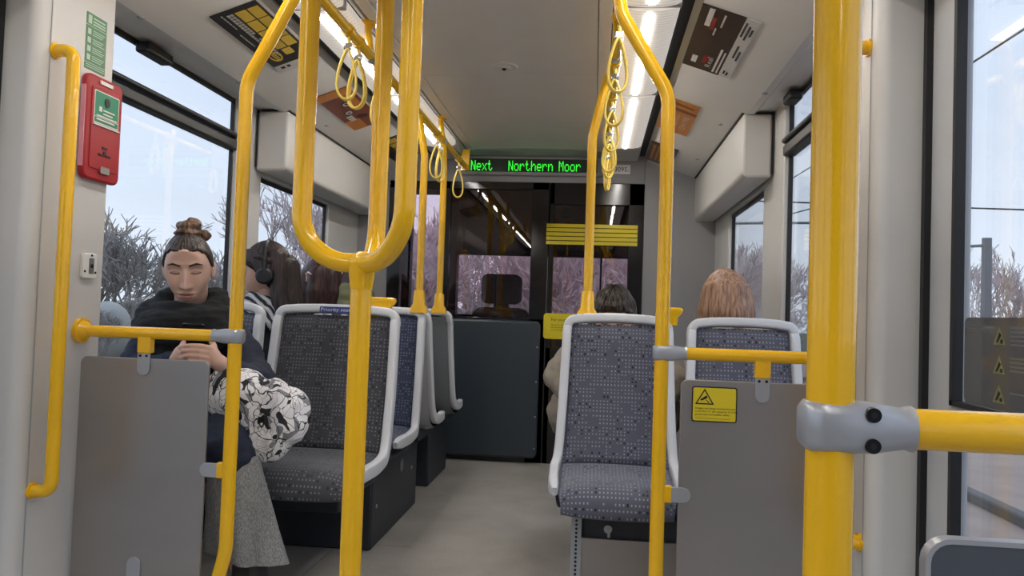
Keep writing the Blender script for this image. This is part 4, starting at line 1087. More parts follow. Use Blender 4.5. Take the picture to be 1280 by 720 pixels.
def outside():
    g = MB(); g.box(-80, 80, -50, 120, -.75, -.60); struct(g.build('ground_outside', 'verge'))
    g = MB(); g.box(3.42, 8.2, -30, 60, -.60, -.50); struct(g.build('road_outside', 'trackbed'))
    g = MB(); g.box(3.30, 3.42, -30, 60, -.6, -.47); struct(g.build('kerb_outside', 'kerb_dark', bevel=.02))
    g = MB(); g.box(1.4, 3.30, -30, 60, -.62, -.56); struct(g.build('path_outside', 'trackbed'))
    # tufts of grass growing along a crack in the paving
    g = MB(); rnd = random.Random(9)
    for k in range(900):
        y = rnd.uniform(3, 22); x = 5.0+.02*y+rnd.gauss(0, .16)*(1+.5*sin(y*1.7)); h = rnd.uniform(.03, .11); a_ = rnd.uniform(0, 6.3); w_ = .012
        dx, dy = cos(a_)*w_, sin(a_)*w_; lx, ly = rnd.uniform(-.04, .04), rnd.uniform(-.04, .04)
        g.add([(x-dx, y-dy, -.505), (x+dx, y+dy, -.505), (x+lx, y+ly, -.5+h)], [(0, 1, 2)])
    tag(g.build('grass_tufts_outside', 'verge', smooth=False), 'short grass tufts along a crack in the paving outside the right door', 'grass', kind='stuff')
    # grassy bank on the left
    g = MB(); rnd = random.Random(5)
    def bank(u, q):
        x = -3.2-u*9; y = -6+q*40; z = -.6+min(u*2.2, 1)*1.35+.35*noise.noise(V((x*.4, y*.35, 1)))*min(u*4, 1)
        return (x, y, z)
    g.grid(bank, 20, 60); struct(g.build('bank_outside', 'embankment'))
    protos = [bare_tree(11, 3.4, 1.0, 5, .055, 7, .014).build('bare_shrub', 'bark'), bare_tree(23, 3.2, 1.15, 5, .05, 8, .014).build('bare_shrub', 'bark'),
              bare_tree(37, 6.2, .85, 6, .075, 4, .016).build('bare_tree', 'bark_light'), bare_tree(51, 5.4, .95, 6, .07, 5, .016).build('bare_tree', 'bark_light')]
    used = [False]*4
    def put(k, x, y, z, sc, rz, lab, grp):
        o = protos[k] if not used[k] else protos[k].copy()
        if used[k]: COL.objects.link(o)
        used[k] = True
        o.location = (x, y, z); o.scale = (sc, sc, sc*.95); o.rotation_euler = (0, 0, rz)
        tag(o, lab, 'tree' if k > 1 else 'shrub', grp)
    rnd = random.Random(3)
    for i in range(14):
        y = 8.5+i*1.7; x = -7.9-rnd.uniform(0, .6)-(i % 2)*1.5
        put(i % 2, x, y, .12, rnd.uniform(.62, .82)*(1 if y < 18.5 else .42), rnd.uniform(0, 6), 'bare branched shrub in the thicket outside the left windows', 'shrubs outside the left windows')
    for i in range(7):
        put(i % 2, -5.0-.25*i+.5*(i % 2), 6.2+i*.85, .35+.05*i, rnd.uniform(.13, .18), rnd.uniform(0, 6), 'low bramble bush on the near bank outside the first left window', 'brambles on the left bank')
    for i in range(11):
        x = -6.2+i*.85+rnd.uniform(-.2, .2); y = 15.5+(i % 3)*1.9+rnd.uniform(0, .5)
        put(2+i % 2, x, y, -.6, rnd.uniform(.62, .78), rnd.uniform(0, 6), 'bare pale tree in the dense row ahead of the cab windscreen', 'trees ahead of the cab')
    for i in range(8):
        x = -5.0+i*1.0+rnd.uniform(-.2, .2); y = 13.2+(i % 2)*1.0
        put(i % 2, x, y, -.6, rnd.uniform(.58, .74), rnd.uniform(0, 6), 'bare shrub at the foot of the trees ahead of the cab', 'shrubs ahead of the cab')
    for i in range(9):
        y = 13+i*3.6; x = 9.6+(i % 2)*1.8+rnd.uniform(0, 1.0)
        put((3, 1, 2, 0)[i % 4], x, y, -.6, rnd.uniform(.55, .72) if i % 2 == 0 else rnd.uniform(.44, .56), rnd.uniform(0, 6), 'bare %s beyond the road outside the right windows' % ('tree', 'shrub')[i % 2], 'bare %ss outside the right windows' % ('tree', 'shrub')[i % 2])
    for i in range(3):
        put(2+i % 2, 8.6+i*1.2, 38+i*9, -.6, rnd.uniform(.95, 1.1), rnd.uniform(0, 6), 'tall bare tree far off seen through the rearmost right window', 'tall far trees on the right')
    # overhead line mast and wires
    t = thing('overhead_line_mast', 'slim grey overhead line mast outside the right door window', 'mast', (7.9, 16.5, -.6))
    m = MB(); m.tube([(0, 0, 0), (0, 0, 3.4)], [.11, .09], 12); m.build('mast', 'steel_pole', t)
    m = MB(); m.tube([(-1.3, 0, 3.15), (0, 0, 3.25)], .03, 8); m.build('cross_arm', 'steel_pole', t)
    t = thing('overhead_line_mast', 'slim grey overhead line mast with long arm outside the rearmost right window', 'mast', (6.9, 24, -.6))
    m = MB(); m.tube([(0, 0, 0), (0, 0, 5.2)], [.14, .11], 12); m.build('mast', 'steel_pole', t)
    m = MB(); m.tube([(-3.6, 0, 4.5), (0, 0, 4.6)], .04, 8); m.tube([(-2.0, 0, 4.55), (-.2, 0, 5.1)], .02, 8); m.build('cross_arm', 'steel_pole', t)
    for (a, b, lab) in (((4.4, -2, 4.0), (3.9, 30, 4.1), 'long black overhead wire running along the tram outside the right windows'),
                        ((2.3, 14, 3.1), (12, 11, 2.6), 'thin black wire crossing behind the right window')):
        m = MB(); m.tube([V(a), (V(a)+V(b))/2-V((0, 0, .06)), V(b)], .013, 6); tag(m.build('overhead_wire_outside', 'wire_black'), lab, 'wire')
    m = MB(); m.ball((-5.45, 8.2, .60), (.26, .24, .30), 14, 10)  # rounded solid added to imitate a seat reflected in the left window
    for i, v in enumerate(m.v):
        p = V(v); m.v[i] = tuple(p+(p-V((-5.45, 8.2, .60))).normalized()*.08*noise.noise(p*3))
    tag(m.build('reflection_stand_in', 'reflection_pale'), 'pale rounded stand-in for a seat reflection, seen through the first left window', 'stand-in')
outside()

# ------------------------------------------------------------------ people
def adopt(ch, root):
    ch.parent = root; ch.matrix_parent_inverse = Matrix.Translation(-root.location); return ch
def cone(m, a, ra, b, rb, n=16):
    a, b = V(a), V(b); k = max(2, int((b-a).length/.02)); 
    m.tube([a+(b-a)*i/k for i in range(k+1)], [ra+(rb-ra)*i/k for i in range(k+1)], n)
    m.ball(a, ra*.995, 16, 12); m.ball(b, rb*.995, 16, 12)
def blob(name, items, matn, root, voxel=.008, smooth=6, disp=None, extra=None):
    """union of tapered limbs and ellipsoids, fused into one skin"""
    m = MB()
    for it in items:
        if it[0] == 'c': cone(m, *it[1:])
        elif it[0] == 'p':                                  # chain through points with radii
            for (a, ra), (b, rb) in zip(it[1], it[1][1:]): cone(m, a, ra, b, rb)
        else: m.ball(it[1], it[2], 20, 14, M=Euler([radians(q) for q in it[3]]).to_matrix() if len(it) > 3 else None)
    if extra: extra(m)
    ob = m.build('tmp', matn)
    rm = ob.modifiers.new('r', 'REMESH'); rm.mode = 'VOXEL'; rm.voxel_size = voxel; rm.use_smooth_shade = True
    if smooth:
        sm = ob.modifiers.new('s', 'SMOOTH'); sm.iterations = smooth; sm.factor = .5
    dg = bpy.context.evaluated_depsgraph_get(); me = bpy.data.meshes.new_from_object(ob.evaluated_get(dg))
    old = ob.data; bpy.data.objects.remove(ob); bpy.data.meshes.remove(old)
    if disp:
        nr = [v.normal.copy() for v in me.vertices]
        for v, n in zip(me.vertices, nr): v.co += n*disp(v.co)
    me.name = name; me.shade_smooth(); me.materials.clear(); me.materials.append(MATS[matn])
    o = bpy.data.objects.new(name, me); COL.objects.link(o)
    return adopt(o, root) if root else o
def folds(amp, sc, st=(1, 1, 1)):
    return lambda p: amp*noise.fractal(V((p.x*sc*st[0], p.y*sc*st[1], p.z*sc*st[2])), 1.0, 2.0, 3)

def sstep(a, b, x):
    t = max(0, min(1, (x-a)/(b-a))); return t*t*(3-2*t)
def g2(x, z, x0, z0, sx, sz): return exp(-((x-x0)/sx)**2-((z-z0)/sz)**2)
def head_point(d):
    """surface of an adult head for a unit direction d; face towards -Y, eyes at z = 0"""
    a, b, c = .074, .093, .116
    x, y, z = d.x*a, d.y*b, d.z*c
    if z < 0:
        k = (-z/c)
        x *= 1-.25*k**1.7; 
        if y > 0: y *= 1-.42*sstep(.25, .95, k)
    fr = sstep(.15, .75, -d.y)                                   # front of the head
    if fr > 0:
        y = y*(1-fr)+(-.084-.006*(1-(x/.07)**2) + .012*abs(x/.06)**2.4)*fr*(1 if abs(z) < .10 else 1) if abs(z) < .085 else y
        dy = 0
        dy += .020*exp(-(x/.0095)**2)*sstep(.040, -.026, z)*sstep(-.050, -.036, z)     # nose bridge to tip
        dy += .009*g2(x, z, 0, -.034, .013, .010)
        dy += .006*(g2(x, z, .012, -.038, .007, .008)+g2(x, z, -.012, -.038, .007, .008))
        ax = abs(x)
        dy -= .011*g2(ax, z, .033, .016, .019, .014)
        dy += .0065*g2(ax, z, .032, .011, .013, .010)            # closed lids over the eyeballs
        dy += .005*g2(ax, z, .030, .037, .026, .010)             # brow ridge
        dy += .004*g2(ax, z, .042, -.030, .020, .022)            # cheeks
        dy += .0075*g2(x, z, 0, -.062, .021, .006)+.0085*g2(x, z, 0, -.0735, .019, .006)   # lips
        dy -= .005*g2(x, z, 0, -.0675, .024, .0026)              # mouth line
        dy += .009*g2(x, z, 0, -.098, .024, .014)                # chin
        dy -= .003*g2(x, z, 0, -.083, .02, .006)
        y -= dy*fr
    return V((x, y, z))
def head_mesh(M, skinm='skin', face=True, nu=150, nv=120):
    """head with face; material slots 0 skin, 1 lips, 2 brow, 3 lash shade"""
    m = MB(); pts = []
    def ang(u):                          # more columns in front
        t = u*2-1
        return t*pi*(.45+.55*t*t) if face else t*pi
    for i in range(nv+1):
        th = pi*i/nv
        for j in range(nu):
            ph = ang(j/nu); d = V((sin(th)*sin(ph), -sin(th)*cos(ph), cos(th))); pts.append(head_point(d))
    for i in range(nv):
        for j in range(nu):
            q = (i*nu+j, i*nu+(j+1) % nu, (i+1)*nu+(j+1) % nu, (i+1)*nu+j)
            c = (pts[q[0]]+pts[q[1]]+pts[q[2]]+pts[q[3]])/4; mi = 0; ax = abs(c.x)
            if face and c.y < -.04:
                lw = .0225
                if ax < lw:
                    top = -.0675+.0095*sqrt(max(0, 1-(ax/lw)**2))-.0015*exp(-(ax/.005)**2); bot = -.0675-.0105*sqrt(max(0, 1-(ax/lw)**2))
                    if bot < c.z < top: mi = 1
                    if abs(c.z+.0675) < .0011: mi = 2 if ax < .021 else mi
                bz = .0335+.006*sstep(.012, .034, ax)-.006*sstep(.038, .054, ax)
                if .013 < ax < .053 and abs(c.z-bz) < .0034*(1-.5*sstep(.036, .053, ax)): mi = 2
                lz = .0075-.003*(1-((ax-.032)/.016)**2)
                if .017 < ax < .048 and -.0016 < c.z-lz < .0018: mi = 2
                elif .018 < ax < .047 and .0018 <= c.z-lz < .010*(1-((ax-.032)/.017)**2): mi = 3
                if (abs(ax-.0075) < .0035 and abs(c.z+.0435) < .0018): mi = 3
            m.f.append(q); m.m.append(mi)
    m.v = [tuple(M @ p) for p in pts]
    for sg in (-1, 1):                   # ears
        o = len(m.v); m.ball((sg*.0735, .010, -.016), (.008, .018, .029), 12, 10)
        for k in range(o, len(m.v)):
            p = V(m.v[k]); p.y += .2*(p.z+.018); p.x += sg*.25*max(0, p.y); m.v[k] = tuple(M @ p)
    return m, [skinm, 'lips', 'brow', 'lid_shade']
def hair_shell(M, hair_fn, thick=.012, groove=.0022, name='hair', matn='hair_brown', root=None, nu=140, nv=90, swell=None):
    """closed cap that rides on the skull where hair_fn(direction) is 1 and sinks under the skin where it is 0"""
    m = MB(); pts = []
    for i in range(nv+1):
        th = pi*i/nv
        for j in range(nu):
            ph = 2*pi*j/nu-pi; d = V((sin(th)*sin(ph), -sin(th)*cos(ph), cos(th))); p = head_point(d); h = hair_fn(d, p)
            t = thick*(1+(swell(d) if swell else 0)) + groove*noise.noise(V((ph*9, th*1.2, 3)))
            pts.append(p*(1-.10*(1-h)) + d*t*h)
    for i in range(nv):
        for j in range(nu): m.f.append((i*nu+j, i*nu+(j+1) % nu, (i+1)*nu+(j+1) % nu, (i+1)*nu+j)); m.m.append(0)
    m.v = [tuple(M @ p) for p in pts]
    o = m.build(name, matn, angle=80)
    return adopt(o, root) if root else o
def hairline(front, temple, ear, nape):
    def fn(d, p):
        a = abs(atan2(d.x, -d.y))*180/pi
        ks = [(0, front), (45, front-.006), (62, temple), (82, ear), (105, ear-.03), (140, nape), (180, nape)]
        for (a0, z0), (a1, z1) in zip(ks, ks[1:]):
            if a <= a1: zz = z0+(z1-z0)*sstep(a0, a1, a); break
        return sstep(zz-.004, zz+.006, p.z)
    return fn
def finish_body(root, blob_items, M, skinm, voxel=.006, face=True, fine=False):
    """one continuous body mesh: fused limbs and trunk joined with the head"""
    b = blob('body', blob_items, skinm, None, voxel, 4)
    hm, ms = head_mesh(M, skinm, face, *((280, 230) if fine else (150, 120)))
    n = len(hm.v); hm.mesh(b.data, None, 0); bpy.data.objects.remove(b)
    o = hm.build('body', ms, angle=80); return adopt(o, root)
def RM(loc, rx=0, ry=0, rz=0, sc=1.):
    return Matrix.Translation(loc) @ Euler((radians(rx), radians(ry), radians(rz)), 'XYZ').to_matrix().to_4x4() @ Matrix.Scale(sc, 4)

def finger(pts, r):
    return ('p', [(p, r*(1-.10*i)) for i, p in enumerate(pts)])
def woman_phone():
    t = thing('person', 'woman with a hair bun in black scarf and navy coat, looking down at her phone', 'person', (-1.38, 2.55, 0))
    M = RM((-1.362, 2.455, 1.070), 22, -3, 22, 1.0)
    rw, lw = V((-1.318, 2.325, .752)), V((-1.152, 2.325, .748))
    hands = []
    # her right hand (image left)
    hands += [('p', [((-1.42, 2.36, .715), .036), (rw, .026), ((-1.300, 2.305, .772), .024)]), ('e', (-1.287, 2.297, .786), (.026, .018, .036), (0, 35, 0))]
    for k, (z, tipx, r) in enumerate(((.812, -1.212, .0092), (.796, -1.205, .0096), (.779, -1.214, .0092), (.763, -1.228, .0080))):
        hands.append(finger([(-1.285, 2.292, z-.006), (-1.262, 2.268, z), (-1.236, 2.262, z-.001), (tipx, 2.268, z-.004)], r))
    hands.append(finger([(-1.300, 2.303, .782), (-1.283, 2.305, .822), (-1.262, 2.313, .838), (-1.245, 2.318, .842)], .0105))
    # her left hand (image right)
    hands += [('p', [((-1.10, 2.37, .712), .036), (lw, .027), ((-1.166, 2.300, .768), .026)]), ('e', (-1.178, 2.292, .782), (.028, .019, .038), (0, -30, 0))]
    for k, (z, tipx, r) in enumerate(((.817, -1.252, .0092), (.802, -1.258, .0096), (.786, -1.250, .0094), (.769, -1.236, .0082))):
        hands.append(finger([(-1.180, 2.286, z-.008), (-1.203, 2.258, z), (-1.229, 2.2515, z+.001), (tipx, 2.2555, z-.002)], r))
    hands.append(finger([(-1.168, 2.300, .780), (-1.184, 2.305, .820), (-1.205, 2.313, .838), (-1.222, 2.318, .842)], .0105))
    body = [('e', (-1.385, 2.58, .52), (.14, .10, .10)), ('e', (-1.385, 2.56, .72), (.135, .085, .17)), ('p', [((-1.382, 2.55, .84), .060), ((-1.375, 2.51, .94), .054), ((-1.364, 2.48, 1.01), .054)]),
            ('p', [((-1.53, 2.54, .83), .045), ((-1.50, 2.39, .69), .038), ((-1.42, 2.36, .715), .034)]), ('p', [((-1.235, 2.54, .83), .045), ((-1.11, 2.47, .70), .038), ((-1.10, 2.37, .712), .034)]),
            ('p', [((-1.31, 2.57, .50), .075), ((-1.10, 2.28, .47), .058), ((-1.00, 2.22, .10), .036)]), ('p', [((-1.45, 2.57, .50), .075), ((-1.36, 2.26, .47), .058), ((-1.34, 2.28, .10), .036)])]
    finish_body(t, body+hands, M, 'skin', .0034, fine=True)
    fn = hairline(.083, .062, .004, -.075)
    hair = hair_shell(M, fn, .0065, .0022, 'hair', 'hair_brown', t)
    # twisted bun
    def bun(m):
        c = M @ V((.004, .030, .128))
        pts = [c+V((.026*cos(a)*(1-.0*a), .018*sin(a), .004*sin(a*2)+.0035*a-.012)) for a in [k*.35 for k in range(22)]]
        m.tube(pts, .0165, 10)
        m.ball(c, (.030, .024, .020)); m.ball(c+V((.010, 0, .022)), (.018, .016, .014)); m.ball(M @ V((.050, .045, .098)), (.024, .022, .020)); m.ball(M @ V((0, .02, .112)), (.045, .04, .014))
    b = blob('bun', [], 'hair_bun', t, .004, 2, lambda p: .004*noise.noise(V((p.x*60, p.y*60, p.z*120))), bun)
    w_ = MB()
    rnd = random.Random(2)
    for k in range(14):
        a = M @ V((rnd.uniform(-.03, .05), .03, .118)); w_.tube(spline([a, a+V((rnd.uniform(-.03, .035), 0, rnd.uniform(.005, .03))), a+V((rnd.uniform(-.05, .06), 0, rnd.uniform(-.005, .03)))], 5), .0007, 4)
    adopt(w_.build('loose_strands', 'hair_bun'), b)
    e = MB()
    for sg in (-1, 1): e.ball(M @ V((sg*.079, .003, -.055)), .0045)
    adopt(e.build('earrings', 'white_print'), t)
    coat = [('e', (-1.385, 2.585, .565), (.168, .125, .13)), ('e', (-1.385, 2.57, .72), (.170, .115, .17)), ('e', (-1.385, 2.56, .83), (.165, .085, .07)),
            ('p', [((-1.515, 2.55, .83), .068), ((-1.512, 2.40, .735), .050), ((-1.42, 2.355, .723), .048), ((-1.345, 2.335, .745), .041)]),
            ('p', [((-1.245, 2.55, .825), .070), ((-1.185, 2.52, .77), .067), ((-1.108, 2.46, .70), .060), ((-1.105, 2.38, .705), .054), ((-1.13, 2.34, .735), .044)]),
            ('p', [((-1.30, 2.55, .545), .10), ((-1.14, 2.33, .525), .098), ((-1.10, 2.265, .490), .086), ((-1.085, 2.265, .455), .068)]), ('p', [((-1.45, 2.55, .53), .09), ((-1.38, 2.30, .51), .085)])]
    blob('coat', coat, 'coat_navy', t, .008, 5, folds(.011, 11, (1, 1, 1.6)))
    def ring(m):
        for (cz, cy, rx, ry, r, tl) in ((.940, 2.498, .094, .092, .038, .036), (.905, 2.490, .120, .105, .048, .03), (.862, 2.50, .135, .11, .048, .015), (.83, 2.51, .130, .10, .045, .0)):
            pts = [(-1.380+rx*cos(a), cy+ry*sin(a), cz+tl*sin(a)+.008*sin(3*a+cz*40)) for a in [2*pi*k/40 for k in range(40)]]
            m.tube(pts, r, 12, closed=True)
        m.ball((-1.365, 2.405, .825), (.115, .050, .095)); m.ball((-1.45, 2.45, .86), (.08, .055, .06)); m.ball((-1.28, 2.44, .85), (.085, .055, .07)); m.ball((-1.37, 2.43, .72), (.08, .035, .08))
    blob('scarf', [], 'scarf_black', t, .0065, 3, folds(.008, 16, (.6, .6, 2.2)), ring)
    # wide grey denim legs
    def leg(name, knee, hem, rk, rh, sw):
        m = MB(); rings = []
        for i in range(22):
            f = i/21; c = V(knee).lerp(V(hem), f); r = rk+(rh-rk)*f**1.2; ring = []
            for j in range(40):
                a = 2*pi*j/40; w_ = 1+.13*f*sin(5*a+sw+f*1.5)+.07*f*sin(9*a+sw*2)
                ring.append(c+V((r*w_*cos(a)*1.05, r*w_*.80*sin(a), -.018*f*cos(a))))
            rings.append(ring)
        inner = [[c_.lerp(sum(R, V())/len(R), .05)+V((0, 0, .003)) for c_ in R] for R in reversed(rings)]
        m.loft(rings+inner, caps=False, closed=True); return m
    tr = [('p', [((-1.385, 2.57, .56), .11), ((-1.31, 2.55, .50), .080), ((-1.105, 2.29, .46), .070)]), ('p', [((-1.45, 2.57, .50), .093), ((-1.36, 2.27, .47), .083)])]
    b = blob('trousers', tr, 'grey_denim', t, .009, 4, folds(.006, 18))
    for kn, hm, sw in (((-1.090, 2.275, .485), (-1.012, 2.235, .20), .6), ((-1.36, 2.265, .48), (-1.335, 2.25, .17), 2.0)):
        adopt(leg('x', kn, hm, .078, .108, sw).build('trouser_leg', 'grey_denim', angle=70), b)
    for x, y in ((-1.0, 2.19), (-1.33, 2.2)):
        s = MB(); s.loft([[(x+wx*cx, y+.03+wy*cy-o, z) for cx, cy in rrect(-1, 1, -1, 1, .7)] for z, wx, wy, o in ((0, .043, .125, .03), (.03, .045, .128, .03), (.06, .043, .10, .015), (.09, .046, .072, -.01), (.13, .046, .052, -.012), (.185, .046, .050, -.014))])
        adopt(s.build('shoe', 'shoe_dark'), t)
    ph = MB(); P = RM((-1.232, 2.298, .822), -58, 0, 3)
    ph.loft([[P @ V((x, y, z)) for x, y in rrect(-.036, .036, -.074, .074, .009)] for z in (-.0040, .0040)])
    o = ph.build('mobile_phone', 'phone_black', bevel=.0015); tag(o, 'black mobile phone held in both hands by the woman with the bun', 'phone')
    bag = [('e', (-1.13, 2.325, .668), (.085, .06, .085)), ('e', (-1.085, 2.33, .655), (.10, .065, .088), (0, 25, 0)), ('e', (-1.005, 2.335, .615), (.105, .075, .105), (0, 30, 0)), ('e', (-.945, 2.35, .615), (.062, .07, .082)), ('e', (-1.005, 2.33, .535), (.085, .065, .078)), ('e', (-.935, 2.34, .575), (.05, .06, .06))]
    o = blob('cloth_bag', bag, 'leaf_print', None, .0065, 2, lambda p: .010*noise.fractal(V((p.x*13, p.y*13, p.z*9)), 1, 2, 3)-.006*abs(noise.noise(V((p.x*22+3, p.y*20, p.z*14)))))
    tag(o, 'white cloth bag with black leaf print leaning on the lap of the seated woman', 'bag')
woman_phone()

def woman_headphones():
    X, Y = -1.418, 3.22
    t = thing('person', 'long-haired woman in profile by the left window, striped scarf and black coat', 'person', (X, Y, 0))
    M = RM((X, Y, 1.095), 4, 0, -80, 1.0)
    body = [('e', (X+.02, Y+.03, .55), (.15, .11, .12)), ('e', (X+.02, Y+.05, .74), (.14, .09, .16)), ('p', [((X+.01, Y+.04, .86), .06), ((X+.01, Y+.02, .96), .052), ((X, Y, 1.02), .052)]),
            ('p', [((X-.12+.03, Y+.03, .84), .045), ((X-.06, Y-.05, .64), .04), ((X, Y-.22, .58), .032)]), ('p', [((X+.17, Y+.03, .84), .045), ((X+.20, Y-.05, .64), .04), ((X+.08, Y-.22, .58), .032)]),
            ('p', [((X-.05, Y, .50), .075), ((X-.04, Y-.33, .46), .055), ((X-.03, Y-.32, .08), .035)]), ('p', [((X+.10, Y, .50), .075), ((X+.08, Y-.33, .46), .055), ((X+.08, Y-.32, .08), .035)])]
    finish_body(t, body, M, 'skin_pink', .009)
    coat = [('e', (X+.03, Y+.04, .58), (.15, .12, .16)), ('e', (X+.03, Y+.05, .76), (.16, .105, .15)), ('e', (X+.04, Y+.05, .86), (.15, .07, .055)),
            ('p', [((X-.06, Y+.03, .83), .062), ((X-.06, Y-.05, .64), .055), ((X+.0, Y-.18, .59), .045)]), ('p', [((X+.17, Y+.03, .83), .064), ((X+.20, Y-.05, .64), .056), ((X+.09, Y-.18, .59), .045)]), ('p', [((X+.02, Y-.02, .52), .13), ((X+.02, Y-.32, .50), .10)])]
    blob('coat', coat, 'coat_black', t, .010, 4, folds(.008, 10))
    def sc(m):
        for cz, r, rr in ((.965, .080, .030), (.925, .10, .036), (.885, .115, .034)):
            m.tube([(X+.005+r*cos(a), Y+.015+r*.85*sin(a), cz+.012*sin(2*a)) for a in [2*pi*k/36 for k in range(36)]], rr, 10, closed=True)
    blob('scarf', [], 'striped_scarf', t, .007, 2, folds(.006, 22, (1, 1, 2)), sc)
    fn = hairline(.068, .030, -.040, -.10)
    h = hair_shell(M, fn, .016, .003, 'hair', 'hair_dark', t, swell=lambda d: .35*max(0, d.z))
    # long hair hanging behind the ear, and a fringe towards the brow
    long_ = [('p', [(M @ V((.045, .045, .06)), .042), (M @ V((.060, .055, -.03)), .036), (M @ V((.070, .060, -.12)), .036), (M @ V((.075, .075, -.20)), .034), (M @ V((.080, .10, -.25)), .022)]),
             ('p', [(M @ V((0, .08, .02)), .055), (M @ V((0, .085, -.08)), .058), (M @ V((.02, .095, -.17)), .05), (M @ V((.05, .12, -.23)), .035)]),
             ('p', [(M @ V((-.04, .05, .06)), .04), (M @ V((-.06, .05, -.06)), .034), (M @ V((-.065, .05, -.17)), .03)]),
             ('p', [(M @ V((.058, -.052, .058)), .016), (M @ V((.068, -.020, .062)), .020), (M @ V((.072, .02, .045)), .022)]), ('p', [(M @ V((.035, -.085, .080)), .016), (M @ V((.052, -.082, .055)), .018), (M @ V((.064, -.058, .030)), .014), (M @ V((.070, -.040, .012)), .009)])]
    a = adopt(blob('long_hair', long_, 'hair_dark', None, .005, 3, lambda p: .004*noise.noise(V((p.x*95, p.y*95, p.z*6)))), t)
    hp = thing('headphones', 'black headphones on the head of the long-haired woman in profile', 'headphones', tuple(M.translation))
    for sg in (1, -1):
        c = M @ V((sg*.092, .006, -.022)); ax = (M.to_3x3() @ V((sg, 0, 0))).normalized()
        m = MB(); m.tube([c-ax*.016, c-ax*.006, c+ax*.012, c+ax*.018], [.026, .036, .036, .027], 24); adopt(m.build('ear_cup', 'headphone_black', angle=30), hp)
    m = MB(); m.tube([M @ V((.102*cos(a_), .012, -.018+.152*sin(a_)**.8)) for a_ in [pi*k/28 for k in range(29)]], .010, 10, flat=(.55, 1.3)); adopt(m.build('headband', 'headphone_black'), hp)
woman_headphones()

def seen_from_behind(label, X, Y, zc, hairm, coatm, yaw, long_items, coat_extra=(), tilt=0, swell=.3, clip=False, sc=1.0, collar=None, bodyw=.15):
    t = thing('person', label, 'person', (X, Y, 0))
    f = Euler((0, 0, radians(yaw))).to_matrix() @ V((0, -1, 0))         # where the person faces
    r = V((-f.y, f.x, 0))
    def at(a, b, z): return tuple(V((X, Y, 0))+r*a+f*b+V((0, 0, z)))
    M = RM((X, Y, zc), tilt, 0, yaw, sc)
    z0 = zc-.23*sc
    body = [('e', at(0, -.0, .57), (.13, .10, .12)), ('e', at(0, -.03, .72), (.13, .09, .17)), ('p', [(at(0, -.03, z0), .055), (at(0, -.01, z0+.08), .05), (at(0, 0, zc-.08), .05)])]
    for s_ in (-1, 1):
        body += [('p', [(at(s_*.105, -.02, z0-.01), .04), (at(s_*.115, .05, z0-.22), .036), (at(s_*.09, .22, z0-.26), .032)]), ('p', [(at(s_*.075, .02, .525), .07), (at(s_*.075, .34, .50), .055), (at(s_*.08, .34, .08), .036)])]
    finish_body(t, body, M, 'skin', .010)
    coat = [('e', at(0, -.0, .585), (.142, .125, .145)), ('e', at(0, -.03, .73), (bodyw, .115, .16)), ('e', at(0, -.03, z0), (bodyw, .075, .06))]
    for s_ in (-1, 1): coat += [('p', [(at(s_*(bodyw-.045), -.02, z0-.02), .055), (at(s_*.115, .05, z0-.22), .048), (at(s_*.09, .20, z0-.26), .045)]), ('p', [(at(s_*.07, .02, .53), .08), (at(s_*.07, .30, .52), .074)])]
    coat += [(k[0], at(*k[1]), *k[2:]) if k[0] == 'e' else ('p', [(at(*q), rr) for q, rr in k[1]]) for k in coat_extra]
    blob('coat', coat, coatm, t, .010, 4, folds(.007, 10))
    hair_shell(M, hairline(.066, .030, -.035, -.10), .015*sc, .003, 'hair', hairm, t, swell=lambda d: swell*max(0, d.z))
    if long_items:
        its = [('p', [(M @ V(p), rr) for p, rr in k[1]]) if k[0] == 'p' else ('e', M @ V(k[1]), k[2]) for k in long_items]
        blob('long_hair', its, hairm, t, .0055, 3, lambda p: .003*noise.noise(V((p.x*90, p.y*90, p.z*5))))
    return t, M, at
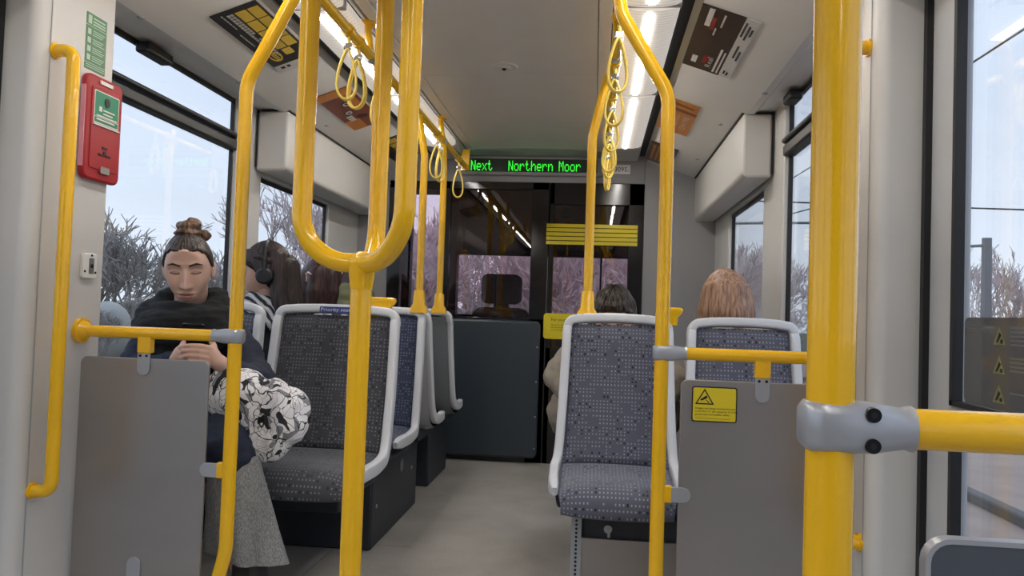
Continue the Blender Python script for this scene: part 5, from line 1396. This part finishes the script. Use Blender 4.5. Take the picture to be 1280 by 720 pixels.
def others():
    # dark bob with clip, seat facing the cab
    hair = [('e', (0, .035, .02), (.088, .085, .10)), ('p', [((-.055, .05, .02), .045), ((-.065, .055, -.06), .042), ((-.06, .05, -.13), .035)]), ('p', [((.055, .05, .02), .045), ((.065, .055, -.06), .042), ((.06, .05, -.13), .035)]), ('p', [((0, .09, .03), .04), ((0, .095, -.06), .05), ((0, .09, -.14), .042)])]
    t, M, at = seen_from_behind('dark-haired woman seen from behind with a hair clip, in black', -1.395, 3.84, 1.09, 'hair_auburn', 'coat_black', 180, hair, [('e', (0, -.09, .88), (.11, .05, .05))])
    m = MB(); P = M
    m.tube([P @ V((.038, .150, .020)), P @ V((.022, .157, .026)), P @ V((.004, .156, .020))], [.004, .008, .004], 8); m.tube([P @ V((.030, .154, .020)), P @ V((.028, .156, -.015))], .004, 8)
    adopt(m.build('hair_clip', 'hair_clip'), t)
    # olive hood, farthest left window seat
    t, M, at = seen_from_behind('person with an olive hood with pale lining, nearest the cab on the left', -1.410, 4.42, 1.075, 'hair_auburn', 'hood_green', 180, None, [], sc=.98)
    def hood(m):
        for cz, rx, ry, rr in ((1.03, .085, .075, .040), (.985, .095, .085, .046), (.925, .105, .10, .045)):
            m.tube([at(rx*cos(a), -.02+ry*sin(a), cz-.03*sin(a)) for a in [2*pi*k/32 for k in range(32)]], rr, 10, closed=True)
    h = blob('hood', [], 'hood_green', t, .009, 3, folds(.008, 14), hood)
    m = MB(); m.tube([at(.066*cos(a), -.02+.06*sin(a), 1.072-.03*sin(a)) for a in [2*pi*k/32 for k in range(32)]], .018, 8, closed=True); adopt(m.build('hood_lining', 'hood_lining'), h)
    # long light brown hair, right window seat, facing the cab
    hair = [('e', (0, .03, .02), (.092, .088, .105)), ('p', [((-.05, .05, .03), .050), ((-.072, .055, -.05), .046), ((-.085, .05, -.13), .038), ((-.092, .045, -.17), .022)]), ('p', [((.05, .05, .03), .050), ((.072, .055, -.05), .046), ((.080, .05, -.12), .034)]),
            ('p', [((-.02, .085, .04), .045), ((-.03, .10, -.06), .052), ((-.035, .10, -.15), .036), ((-.03, .10, -.22), .02)]), ('p', [((.03, .085, .04), .045), ((.03, .095, -.05), .048), ((.025, .095, -.12), .03)])]
    t, M, at = seen_from_behind('person with long light brown hair and cream coat behind the right window seat', .520, 3.16, 1.032, 'hair_blonde', 'cream_wool', 180, hair, [('e', (0, -.085, .915), (.135, .050, .055))], sc=.95)
    # man bent over behind the right aisle seat
    t = thing('person', 'short-haired person in beige jacket bent over behind the right aisle seat', 'person', (.10, 3.24, 0))
    M = RM((.083, 3.09, .952), 26, 0, -8, .98)
    body = [('e', (.11, 3.26, .54), (.15, .11, .12)), ('e', (.10, 3.23, .70), (.14, .10, .15)), ('p', [((.095, 3.22, .83), .06), ((.09, 3.17, .88), .055), ((.085, 3.13, .93), .055)])]
    for s_ in (-1, 1): body += [('p', [((.095+s_*.15, 3.22, .82), .05), ((.095+s_*.245, 3.12, .70), .042), ((.095+s_*.10, 3.00, .60), .034)]), ('p', [((.10+s_*.09, 3.2, .50), .08), ((.10+s_*.09, 2.99, .47), .058), ((.10+s_*.09, 3.02, .08), .036)])]
    finish_body(t, body, M, 'skin', .010)
    coat = [('e', (.10, 3.26, .56), (.19, .13, .15)), ('e', (.10, 3.24, .72), (.165, .12, .15)), ('e', (.095, 3.22, .83), (.16, .085, .06))]
    for s_ in (-1, 1): coat += [('p', [((.095+s_*.145, 3.22, .81), .068), ((.095+s_*.235, 3.13, .70), .060), ((.095+s_*.19, 3.06, .64), .052), ((.095+s_*.11, 3.01, .61), .044)]), ('e', (.095+s_*.20, 3.20, .55), (.075, .10, .10))]
    blob('jacket', coat, 'jacket_beige', t, .009, 4, folds(.012, 12))
    hair_shell(M, hairline(.060, .038, -.005, -.08), .012, .009, 'hair', 'hair_man', t, swell=lambda d: .5*max(0, d.z)+.5*noise.noise(d*5))
others()
